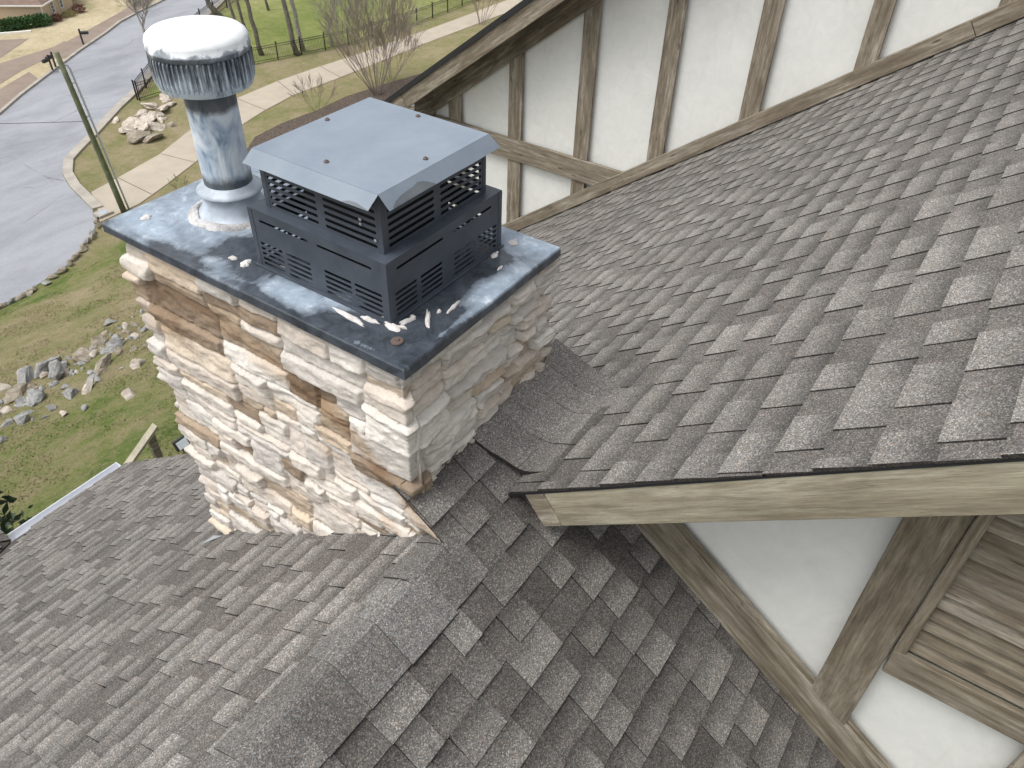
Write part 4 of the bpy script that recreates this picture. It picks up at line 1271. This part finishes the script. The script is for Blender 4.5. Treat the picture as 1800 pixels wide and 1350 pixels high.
# bare trees -------------------------------------------------------------
def grow(mb_, p, d, L, r_, depth, rr, spread=.5, up_=.12, seg=4, wob=.12, minr=.006, kids=(2, 3), ratio=.72):
    n_ = 4; pts = [p.copy()]; rad = [r_]
    dd = d.copy()
    for k in range(n_):
        dd = (dd + Vector((rr.uniform(-wob, wob), rr.uniform(-wob, wob), rr.uniform(-wob, wob) + up_*.3))).normalized()
        pts.append(pts[-1] + dd*L/n_); rad.append(max(minr, r_*(1-.42*(k+1)/n_)))
    mb_.tube(pts, rad, seg, cap=(depth == 0))
    if depth <= 0: return
    for _ in range(rr.randint(*kids)):
        t_ = rr.uniform(.45, 1.0); i = min(n_-1, int(t_*n_)); q = pts[i].lerp(pts[i+1], t_*n_-i)
        side = Vector((rr.gauss(0, 1), rr.gauss(0, 1), rr.gauss(0, .5))).normalized()
        nd = (dd + side*spread + Vector((0, 0, up_))).normalized()
        grow(mb_, q, nd, L*ratio*rr.uniform(.8, 1.15), rad[i]*.62, depth-1, rr, spread, up_, 3 if depth < 3 else seg, wob, minr, kids, ratio)
    grow(mb_, pts[-1], (dd+Vector((rr.uniform(-.2, .2), rr.uniform(-.2, .2), .1))).normalized(), L*ratio, rad[-1], depth-1, rr, spread, up_, 3 if depth < 3 else seg, wob, minr, kids, ratio)
def bare_tree(x, y, h, r_, label, lean=(0, 0), seed=0, mat='bark', depth=5, group='bare trees on the green lawn', clear=.45, spread=.55, name='bare_tree'):
    rr = random.Random(seed)
    b0 = Vector((x, y, G0-.05)); root = empty(name, (x, y, G0), label=label, cat='tree', group=group)
    tp = b0 + Vector((lean[0], lean[1], h*clear))
    pts = [b0.lerp(tp, k/6) + Vector((rr.uniform(-1, 1), rr.uniform(-1, 1), 0))*r_*.5*(k not in (0,)) for k in range(7)]
    m = MB(); m.tube(pts, [r_*1.35, r_*1.02] + [r_*(1-.06*k) for k in range(5)], 10); part(m, 'trunk', MT[mat], root, True)
    m = MB(); d = (tp-b0).normalized()
    for k in range(3):
        grow(m, pts[-1-k], (d+Vector((rr.gauss(0, .35), rr.gauss(0, .35), .2))).normalized(), h*.20, r_*(.75-.1*k), depth-1, rr, spread)
    part(m, 'crown', MT[mat], root)
TR = [(39.77, 49.48, 11, .17, 'bare tree right of the flue dome, straight trunk rising just inside the fence', (-.5, .3)),
      (41.48, 47.37, 12, .19, 'left trunk of the pair of bare trees standing close together at the fence', (-.6, .4)),
      (42.42, 47.71, 12, .17, 'right, paler trunk of the pair of bare trees at the fence', (-.5, .4)),
      (48.2, 57.9, 11, .10, 'thin bare tree far back on the green lawn, between the dome and the trunk pair', (-.5, .3)),
      (43.97, 59.18, 8, .26, 'thick crooked bare tree beside the road above the flue dome', (-1.0, .3)),
      (42.99, 54.93, 11, .13, 'slender bare tree just above the flue dome, inside the lawn', (-.6, .2)),
      (38.6, 49.9, 10, .13, 'bare trunk partly hidden by the right rim of the flue dome', (-.4, .4)),
      (44.56, 46.61, 7, .085, 'small pale multi branched bare tree by the fence, behind the large shrub', (-.1, .1))]
for i, (x, y, h, r_, lb, ln) in enumerate(TR):
    sm = i == 7
    bare_tree(x, y, h, r_, lb, ln, seed=40+i, mat='bark_light' if i in (2, 7) else 'bark', clear=.22 if sm else (.25 if i == 4 else .5), depth=5 if (sm or i == 4) else 4)
bare_tree(36.6, 58.9, 5.6, .12, 'small spreading bare tree at the roadside, its branches crossing the road left of the dome', (-.2, .1), seed=7, depth=6, group='bare trees by the road', clear=.22, spread=.75, mat='bark_light')
def shrub(x, y, h, n_, label, seed, spread, mat='twig', r_=.035, depth=4):
    rr = random.Random(seed); root = empty('bare_shrub', (x, y, G0), label=label, cat='shrub')
    for k in range(n_):
        m = MB(); a_ = 6.283*k/n_ + rr.uniform(-.3, .3); tilt_ = rr.uniform(.08, 1.0)*spread
        d = Vector((math.cos(a_)*tilt_, math.sin(a_)*tilt_, 1)).normalized()
        grow(m, Vector((x+math.cos(a_)*.2, y+math.sin(a_)*.2, G0-.05)), d, h*.40, r_*rr.uniform(.7, 1.2), depth, rr, .40, .06, 4, .07, .0085, (1, 3), .66)
        part(m, 'stem', MT[mat], root)
shrub(39.2, 37.2, 7.4, 22, 'large bare many stemmed shrub behind the chimney cap, between path and gable', 5, .95)
shrub(41.6, 38.0, 4.6, 8, 'low bare twiggy shrub right of the large shrub, beside the path', 15, 1.0, r_=.022)
shrub(57.0, 41.0, 4.4, 9, 'reddish bare shrub over the path at the rake of the tall gable', 8, .8, r_=.03, depth=4)
shrub(21.8, 36.2, 1.0, 5, 'tiny bare twiggy plant at the path edge behind the chimney cover', 9, .8, r_=.012, depth=2)
shrub(34.6, 38.4, 2.6, 6, 'small bare shrub in the mulch bed left of the large shrub', 10, .8, r_=.016, depth=3)

# mailboxes ---------------------------------------------------------------
def mailbox(x, y, ang, label, hgt=.95, arm=True):
    root = empty('mailbox', (x, y, G0), label=label, cat='mailbox', group='black mailboxes along the far kerb')
    m = MB(); m.box((x-.05, y-.05, G0), (x+.05, y+.05, G0+hgt+.25)); part(m, 'post', MT['black_paint'], root)
    c_, s_ = math.cos(ang), math.sin(ang); prof_ = [(-.11, 0), (.11, 0), (.11, .13)] + [(.11*math.cos(R(a)), .13+.11*math.sin(R(a))) for a in (30, 60, 90, 120, 150)] + [(-.11, .13)]
    m = MB(); o0 = Vector((x, y, G0+hgt-.15))
    m.prism([(o0.x+c_*.06-s_*a, o0.y+s_*.06+c_*a, o0.z+b2) for a, b2 in prof_], (c_*.55, s_*.55, 0)); bx = part(m, 'box', MT['black_paint'], root)
    m = MB(); m.box((o0.x+c_*.3-s_*.12-.01, o0.y+s_*.3+c_*.12-.01, o0.z+.1), (o0.x+c_*.3-s_*.12+.01, o0.y+s_*.3+c_*.12+.01, o0.z+.3)); part(m, 'flag', MT['red_leaf'], root)
mailbox(32.81, 61.84, R(-40), 'black mailbox on a tall post at the end of the far pavement')
mailbox(28.0, 58.2, R(200), 'left one of two small black mailboxes behind the utility pole top')
mailbox(28.5, 58.6, R(200), 'right one of two small black mailboxes behind the utility pole top')

# rocks -------------------------------------------------------------------
def rock(x, y, z, sx, sy, sz, rz, seed, mat, name='rock', sub=3):
    bm = bmesh.new(); bmesh.ops.create_icosphere(bm, subdivisions=sub, radius=1)
    off = Vector((seed*3.1, seed*1.7, seed*.9)); rr = random.Random(seed)
    planes = [(Vector((rr.gauss(0, 1), rr.gauss(0, 1), rr.gauss(0, 1))).normalized(), rr.uniform(.45, .8)) for _ in range(9)]
    for v_ in bm.verts:
        p = v_.co.copy()
        for n_, d_ in planes:
            k = p.dot(n_)
            if k > d_: p -= n_*(k-d_)
        p *= 1 + .22*mnoise.noise(p*1.6+off) + .10*mnoise.noise(p*5+off)
        lay = mnoise.noise(Vector((p.x*1.5, p.y*1.5, p.z*7))+off)*.09
        p.x *= 1+lay; p.y *= 1+lay
        v_.co = Vector((p.x*sx, p.y*sy, p.z*sz))
    bmesh.ops.rotate(bm, verts=bm.verts[:], cent=(0, 0, 0), matrix=Matrix.Rotation(rz, 3, 'Z') @ Matrix.Rotation(rr.uniform(-.35, .35), 3, 'X') @ Matrix.Rotation(rr.uniform(-.35, .35), 3, 'Y'))
    me_ = bpy.data.meshes.new(name); bm.to_mesh(me_); bm.free(); me_.materials.append(MT[mat])
    o = bpy.data.objects.new(name, me_); o.location = (x, y, z); col.objects.link(o); return o
BIG = [(6.79, 22.39, .62, .34, .42, 'rock_grey', 'tall upright grey rock, the left of the twin peaks in the rubble band'),
       (6.62, 21.45, .72, .42, .46, 'rock_grey', 'large leaning grey rock, the right of the twin peaks in the rubble band'),
       (6.02, 22.44, .70, .38, .24, 'rock_grey', 'long pale grey rock lying just left of the twin upright rocks'),
       (5.45, 21.75, .75, .42, .2, 'rock_tan', 'flat brownish slab sloping below the leftmost pale boulders'),
       (5.45, 22.9, .42, .34, .26, 'rock_pale', 'pale rounded boulder at the left end of the rubble band'),
       (7.72, 21.75, .8, .42, .34, 'rock_tan', 'dark brown layered ledge right of the twin upright rocks'),
       (8.5, 22.2, .65, .36, .26, 'rock_tan', 'tan slab stone high in the rubble band towards the chimney'),
       (8.55, 21.2, .55, .42, .34, 'rock_grey', 'blue grey angular boulder in the right half of the rubble band'),
       (7.35, 19.9, .75, .30, .22, 'rock_tan', 'brown ledge rock on the slope below the blue grey boulder'),
       (5.36, 20.42, .62, .40, .28, 'rock_grey', 'broad grey boulder in the lower left of the rubble'),
       (5.95, 19.2, .42, .26, .24, 'rock_grey', 'dark grey rock with white end near the middle of the slope'),
       (6.35, 18.9, .5, .2, .16, 'rock_pale', 'narrow white rock lying right of the dark grey one'),
       (7.9, 18.6, .4, .28, .2, 'rock_pale', 'pale grey stone alone on the grass below the rubble band'),
       (6.52, 16.8, .34, .25, .14, 'rock_pale', 'flat whitish stone on the grass nearest the chimney'),
       (4.55, 19.4, .36, .28, .24, 'rock_grey', 'grey boulder above the dark evergreen at the left edge'),
       (9.9, 20.6, .34, .24, .18, 'rock_pale', 'pale stone beside the dark bush by the chimney'),
       (3.6, 13.4, .24, .18, .10, 'rock_pale', 'small white stone on the green grass just beyond the gutter'),
       (5.2, 18.2, .30, .14, .10, 'rock_pale', 'small elongated pale stone low on the left of the slope')]
def rz_(i): return (i*2.399) % 3.14
for i, (x, y, a_, b2, c2, mt_, lb) in enumerate(BIG):
    o = rock(x, y, gz(x, y)+c2*.22, a_*.88, b2*.88, c2*.85, rz_(i)*.35+.3, i+1, mt_, 'boulder' if a_ > .45 else 'rock'); tag(o, lb, 'rock', 'boulders on the grassy slope')
rr = random.Random(77)
SM = []
for i in range(95):
    t_ = rr.random(); x = 4.2 + t_*7.0 + rr.gauss(0, .35); y = 20.7 + t_*1.7 + rr.gauss(0, .75) - (1.2 if rr.random() < .25 else 0)
    SM.append((x, y, rr.uniform(.07, .22)))
for i, (x, y, a_) in enumerate(SM):
    o = rock(x, y, gz(x, y)+a_*.2, a_*1.3, a_*.8, a_*.6, rr.random()*3, 100+i, rr.choice(('rock_grey', 'rock_tan', 'rock_pale', 'rock_grey')), 'rock', 2)
    tag(o, 'small angular stone in the rubble band on the grassy slope', 'rock', 'small rubble stones on the grassy slope')
OUT = [(29.9, 47.75, 1.0, .5, .3), (28.3, 47.3, 1.1, .55, .32), (26.9, 46.7, .9, .5, .3), (25.7, 46.1, .9, .45, .25), (26.4, 45.5, 1.2, .6, .36), (28.3, 46.4, 1.0, .45, .3), (26.2, 44.2, .8, .6, .45), (24.9, 45.2, .9, .5, .3), (24.6, 43.7, .95, .75, .5), (25.0, 43.0, .8, .6, .45), (30.6, 47.9, .5, .3, .2), (29.2, 46.6, .6, .35, .2), (25.5, 44.4, .8, .5, .4), (27.2, 44.9, .5, .35, .25), (26.9, 43.7, .35, .3, .22), (27.6, 45.6, .6, .35, .25), (25.3, 47.0, .4, .25, .15)]
ol = ['topmost pale ledge rock of the outcrop, beside the iron fence corner', 'long layered pale rock below the fence corner', 'flat layered rock at the upper left side of the outcrop', 'low pale rock on the road side of the outcrop', 'broad layered rock in the middle of the outcrop', 'narrow pale rock on the upper right of the outcrop', 'blocky white rock in the lower middle of the outcrop', 'flat rock at the left foot of the outcrop', 'large tan rounded block at the lower left end of the outcrop', 'tan faceted block lowest in the outcrop nearest the path', 'small stone at the top of the outcrop next to the flue dome', 'small pale stone above the middle ledge of the outcrop', 'dark shadowed rock joining the white and tan blocks of the outcrop', 'small grey rock on the path side of the outcrop', 'small reddish tan stone alone right of the outcrop', 'thin pale slab on the right flank of the outcrop', 'tiny white stone by the road kerb near the outcrop']
for i, (x, y, a_, b2, c2) in enumerate(OUT):
    o = rock(x, y, G0+c2*.18, a_*1.12, b2*1.15, c2*.8, .55+rz_(i)*.2, 200+i, 'rock_tan' if i in (8, 9, 14) else 'rock_pale', 'outcrop_rock'); tag(o, ol[i], 'rock', 'pale rock outcrop on the corner lawn')
# dry stone edging along the turning circle
edge = [(17.0, 36.9), (16.44, 36.0), (15.75, 35.25), (14.7, 34.5), (13.59, 33.85), (12.5, 33.45), (11.42, 33.2), (10.2, 33.0), (8.8, 32.95), (7.0, 32.95), (5.5, 33.2)]
root = empty('stone_edging', (12, 33.4, G0), label='low rough wall of grey stones edging the road above the green bank', cat='stone wall')
nE = 0
for a, c in zip(edge[:-1], edge[1:]):
    a, c = Vector(a), Vector(c); k_ = int((c-a).length/.38)
    for k in range(k_):
        p = a.lerp(c, k/k_)
        if nE >= 95: break
        o = rock(p.x+rr.gauss(0, .06), p.y+rr.gauss(0, .06)-.05, G0+.10, rr.uniform(.2, .34), rr.uniform(.13, .2), rr.uniform(.10, .2), math.atan2(c.y-a.y, c.x-a.x)+rr.uniform(-.4, .4), 300+nE, rr.choice(('rock_grey', 'rock_tan')), 'stone', 2)
        o.parent = root; o.matrix_parent_inverse = Matrix.Translation(Vector(root.location)).inverted(); nE += 1

# leafy things ------------------------------------------------------------
def leafball(mb_, c, rad, n_, size, rr, aspect=2.0, shell=.45):
    for _ in range(n_):
        while True:
            q = Vector((rr.uniform(-1, 1), rr.uniform(-1, 1), rr.uniform(-1, 1)))
            if .02 < q.length < 1: break
        q = q.normalized()*(shell + (1-shell)*rr.random()**.6)
        k = 1 + .22*mnoise.noise(q*2.3+Vector(c))
        p = Vector(c) + Vector((q.x*rad[0], q.y*rad[1], q.z*rad[2]))*k
        d = (q + Vector((rr.gauss(0, .6), rr.gauss(0, .6), rr.gauss(0, .6)))).normalized()
        s_ = d.cross(Vector((rr.gauss(0, 1), rr.gauss(0, 1), rr.gauss(0, 1)))).normalized()
        L = size*rr.uniform(.6, 1.3); W_ = L/aspect
        mb_.face([p, p+d*L*.45+s_*W_*.5, p+d*L, p+d*L*.45-s_*W_*.5])
def bush(name, c, rad, n_, size, mat, label, cat, group=None, aspect=1.8):
    rr_ = random.Random(int(c[0]*31+c[1]*7)); root = empty(name, (c[0], c[1], c[2]-rad[2]), label=label, cat=cat, group=group)
    m = MB(); leafball(m, c, rad, n_, size, rr_, aspect); part(m, 'foliage', MT[mat], root)
    m = MB()
    for k in range(5):
        e_ = Vector(c)+Vector((rr_.uniform(-.6, .6)*rad[0], rr_.uniform(-.6, .6)*rad[1], .2*rad[2]))
        m.tube([Vector((c[0], c[1], c[2]-rad[2]-.05)), Vector((c[0], c[1], c[2]-rad[2]*.5)).lerp(e_, .4), e_], [.03, .02, .01], 4)
    part(m, 'stem', MT['bark'], root)
hd = empty('hedge', (32.2, 68.6, G0), label='long clipped dark green hedge along the beige wall of the far house', cat='hedge')
m = MB(); rr2 = random.Random(3)
for k in range(9):
    t_ = k/8; leafball(m, (30.6+3.2*t_, 69.6-1.1*t_, G0+.40), (.55, .5, .48), 520, .16, rr2, 1.4, .6)
part(m, 'foliage', MT['hedge_leaf'], hd)
bush('red_shrub', (35.0, 68.75, G0+.28), (.42, .38, .30), 420, .13, 'red_leaf', 'dark red clipped shrub at the corner of the far house', 'shrub', 'dark red shrubs by the far house')
bush('red_shrub', (37.55, 69.6, G0+.32), (.52, .45, .36), 520, .13, 'red_leaf', 'larger dark red shrub below the second window of the far house', 'shrub', 'dark red shrubs by the far house')
bush('mixed_shrub', (36.3, 69.15, G0+.22), (.70, .35, .24), 460, .12, 'mixed_leaf', 'low yellowish shrub between the two dark red shrubs', 'shrub')
bush('red_shrub', (30.0, 70.1, G0+.5), (.4, .4, .5), 420, .14, 'red_leaf', 'dark red shrub at the far left end of the hedge', 'shrub', 'dark red shrubs by the far house')
bush('dark_bush', (11.6, 21.3, gz(0, 21.3)+.45), (1.25, .8, .6), 1500, .10, 'hedge_leaf', 'low dark green bush on the slope right beside the chimney', 'bush')
mg = empty('magnolia', (-.42, 7.7, -10.5), label='dark glossy leaved evergreen at the left edge, rising beyond the gutter', cat='tree')
m = MB(); rr3 = random.Random(12)
leafball(m, (-0.25, 7.62, -5.35), (.62, .62, .62), 1500, .14, rr3, 2.3, .3)
leafball(m, (-0.38, 7.60, -5.90), (.85, .8, .7), 1200, .15, rr3, 2.3, .3)
leafball(m, (-0.53, 7.80, -7.20), (1.3, 1.2, 1.3), 1800, .17, rr3, 2.3, .4)
part(m, 'crown', MT['magnolia_leaf'], mg)
m = MB(); m.tube([(-.42, 7.7, -10.6), (-.45, 7.7, -8), (-.45, 7.65, -5.4)], [.12, .09, .03], 8); part(m, 'trunk', MT['bark'], mg)

# deck rail and floodlight below the gutter
rl = empty('stair_rail', (2.0, 6.3, gz(0, 6.3)), label='pale weathered wooden stair rail and post just past the end of the gutter', cat='railing')
m = MB(); a_, b2 = Vector((2.08, 6.3, -5.38)), Vector((1.40, 6.3, -5.78)); m.prism([a_, b2, b2+Vector((0, .10, 0)), a_+Vector((0, .10, 0))], (0, 0, -.05)); part(m, 'handrail', MT['rail_wood'], rl)
m = MB(); m.box((1.93, 6.31, gz(0, 6.3)-.1), (2.02, 6.39, -5.47)); part(m, 'post', MT['timber'], rl)
fl = empty('floodlight', (5.2, 12.2, gz(0, 12.2)), label='small grey floodlight on the grass between the rail and the chimney', cat='light')
m = MB(); zf = gz(0, 12.2); m.prism([(5.05, 12.1, zf+.18), (5.40, 12.1, zf+.18), (5.40, 12.22, zf+.40), (5.05, 12.22, zf+.40)], (0, .09, -.03)); part(m, 'housing', MT['black_paint'], fl)
m = MB(); m.prism([(5.09, 12.095, zf+.21), (5.36, 12.095, zf+.21), (5.36, 12.20, zf+.37), (5.09, 12.20, zf+.37)], (0, -.012, .004)); part(m, 'lens', MT['lamp_glass'], fl)
m = MB(); m.tube([(5.22, 12.2, zf-.05), (5.22, 12.2, zf+.25)], .02, 6); part(m, 'stake', MT['black_paint'], fl)

# neighbour's house, far left -----------------------------------------------
Cc = Vector((34.1, 68.95, G0)); dl = Vector((-.64, .768, 0)).normalized(); drr = Vector((.83, .56, 0)).normalized()
nh = empty('far_house', Cc, label='beige house with a brown shingle roof and white trimmed windows, far top left', cat='house')
H_ = 1.45
def wallp(name, a, d, L, h_, mat, root=nh, t_=.2, z0=G0-.1):
    n_ = Vector((d.y, -d.x, 0)); m = MB()
    m.prism([a+Vector((0, 0, z0-G0)), a+d*L+Vector((0, 0, z0-G0)), a+d*L+Vector((0, 0, h_)), a+Vector((0, 0, h_))], -n_*t_); return part(m, name, mat, root)
wallp('wall', Cc, -dl*-1, 7.0, H_, MT['house_wall'], t_=-.2)
wallp('wall', Cc+drr*.003, drr, 5.2, H_, MT['house_wall'], t_=.2)
def quoin(p, w_=.09):
    m = MB(); m.box((p.x-w_/2, p.y-w_/2, G0), (p.x+w_/2, p.y+w_/2, G0+H_-.02)); part(m, 'downspout', MT['house_trim'], nh)
quoin(Cc + (-dl*.02)); quoin(Cc + dl*3.9 + Vector((-.08, -.08, 0)))
# roof: hipped corner, eaves 0.25 out, rising away from both walls
ev = .28; hip = lambda p, k: p
nL = Vector((dl.y, -dl.x, 0)) * (1 if Vector((dl.y, -dl.x, 0)).dot(-drr) > 0 else -1)
nR = Vector((drr.y, -drr.x, 0)) * (1 if Vector((drr.y, -drr.x, 0)).dot(-dl) > 0 else -1)
e0 = Cc + nL*ev + nR*ev + Vector((0, 0, H_)); up3 = Vector((0, 0, 2.3)); inn = (-nL-nR)*3.2
m = MB()
m.prism([e0, e0+dl*8, e0+dl*8+inn+up3*1.2, e0+inn+up3], (0, 0, .06)); part(m, 'roof', MT['far_roof'], nh)
m = MB(); m.prism([e0, e0+inn+up3, e0+drr*6+inn+up3, e0+drr*5.6], (0, 0, .06)); part(m, 'roof', MT['far_roof'], nh)
m = MB(); m.prism([e0+Vector((0, 0, -.07)), e0+dl*8+Vector((0, 0, -.07)), e0+dl*8+Vector((0, 0, .05)), e0+Vector((0, 0, .05))], nL*.05); part(m, 'gutter', MT['house_trim'], nh)
m = MB(); m.prism([e0+Vector((0, 0, -.07)), e0+drr*5.6+Vector((0, 0, -.07)), e0+drr*5.6+Vector((0, 0, .05)), e0+Vector((0, 0, .05))], nR*.05); part(m, 'gutter', MT['house_trim'], nh)
def window(p, d, nrm, w_, h_):
    fr_ = MB(); a = p + nrm*.03
    for (u0, u1, v0, v1) in ((-.09, w_+.09, -.09, 0), (-.09, w_+.09, h_, h_+.09), (-.09, 0, 0, h_), (w_, w_+.09, 0, h_)):
        fr_.prism([a+d*u0+Vector((0, 0, v0)), a+d*u1+Vector((0, 0, v0)), a+d*u1+Vector((0, 0, v1)), a+d*u0+Vector((0, 0, v1))], nrm*.04)
    for k in (1/3, 2/3): fr_.prism([a+d*0+Vector((0, 0, h_*k-.012)), a+d*w_+Vector((0, 0, h_*k-.012)), a+d*w_+Vector((0, 0, h_*k+.012)), a+Vector((0, 0, h_*k+.012))], nrm*.02)
    fr_.prism([a+d*(w_/2-.012), a+d*(w_/2+.012), a+d*(w_/2+.012)+Vector((0, 0, h_)), a+d*(w_/2-.012)+Vector((0, 0, h_))], nrm*.022)
    f = part(fr_, 'window', MT['house_trim'], nh)
    m = MB(); q = p + nrm*.012; m.prism([q, q+d*w_, q+d*w_+Vector((0, 0, h_)), q+Vector((0, 0, h_))], nrm*.01)
    g_ = m.build('pane', MT['window_glass']); g_.parent = f
    g_.matrix_parent_inverse = Matrix.Translation(Vector(nh.location)).inverted() if False else (Matrix.Translation(Vector(nh.location)).inverted() @ Matrix.Translation(Vector(nh.location)))
for u_ in (1.45, 3.0): window(Cc + drr*u_ + Vector((0, 0, .42)), drr, nR, .42, .80)
# lower wing further right
Cw = Cc + drr*5.2 + nR*-.6
m = MB(); m.prism([Cw+Vector((0, 0, 1.0)), Cw+drr*5+Vector((0, 0, 1.0)), Cw+drr*5-nR*3+Vector((0, 0, 2.6)), Cw-nR*3+Vector((0, 0, 2.6))], (0, 0, .06)); part(m, 'roof', MT['far_roof'], nh)
m = MB(); m.prism([Cw-nR*.2+Vector((0, 0, -.1)), Cw-nR*.2+drr*5+Vector((0, 0, -.1)), Cw-nR*.2+drr*5+Vector((0, 0, 1.0)), Cw-nR*.2+Vector((0, 0, 1.0))], -nR*.2); part(m, 'wall', MT['house_wall'], nh)
# white edging in front of the hedge
m = MB(); m.prism([(29.4, 69.4, G0), (32.0, 67.6, G0), (32.1, 67.75, G0), (29.5, 69.55, G0)], (0, 0, .16))
tag(m.build('edging_wall', MT['house_trim']), 'low white edging wall in front of the long green hedge', 'wall')

# grass blades on the bank below the house
rg2 = np.random.RandomState(9)
nT = 60000
gx = rg2.uniform(1, 15.5, nT); gy = rg2.uniform(9.5, 33, nT)
keep = (gx < gy*.62+.5) & (gx > gy*.10-1.2)
gx, gy = gx[keep], gy[keep]
pn = fbm(gx*.9, gy*.9, 5, 4); dens = (pn > .40+.1*rg2.rand(len(gx)))
gx, gy = gx[dens], gy[dens]; n_ = len(gx)
gzv = -19 + .34*np.maximum(0, 33-gy)
hh = rg2.uniform(.018, .045, n_); an = rg2.uniform(0, 6.283, n_); wd = rg2.uniform(.012, .03, n_)
lnx, lny = rg2.normal(0, .04, n_), rg2.normal(0, .04, n_)
V3 = np.zeros((n_, 3, 3))
V3[:, 0] = np.stack([gx-np.cos(an)*wd, gy-np.sin(an)*wd, gzv], 1); V3[:, 1] = np.stack([gx+np.cos(an)*wd, gy+np.sin(an)*wd, gzv], 1); V3[:, 2] = np.stack([gx+lnx, gy+lny, gzv+hh], 1)
me = bpy.data.meshes.new('grass')
me.vertices.add(n_*3); me.vertices.foreach_set('co', V3.ravel()); me.loops.add(n_*3); me.loops.foreach_set('vertex_index', np.arange(n_*3, dtype=np.int32))
me.polygons.add(n_); me.polygons.foreach_set('loop_start', np.arange(0, n_*3, 3, dtype=np.int32)); me.polygons.foreach_set('loop_total', np.full(n_, 3, dtype=np.int32)); me.update(calc_edges=True)
tag(link('grass', me, MT['yard_grass']), 'short patchy green and straw coloured grass on the bank', 'grass', kind='stuff')
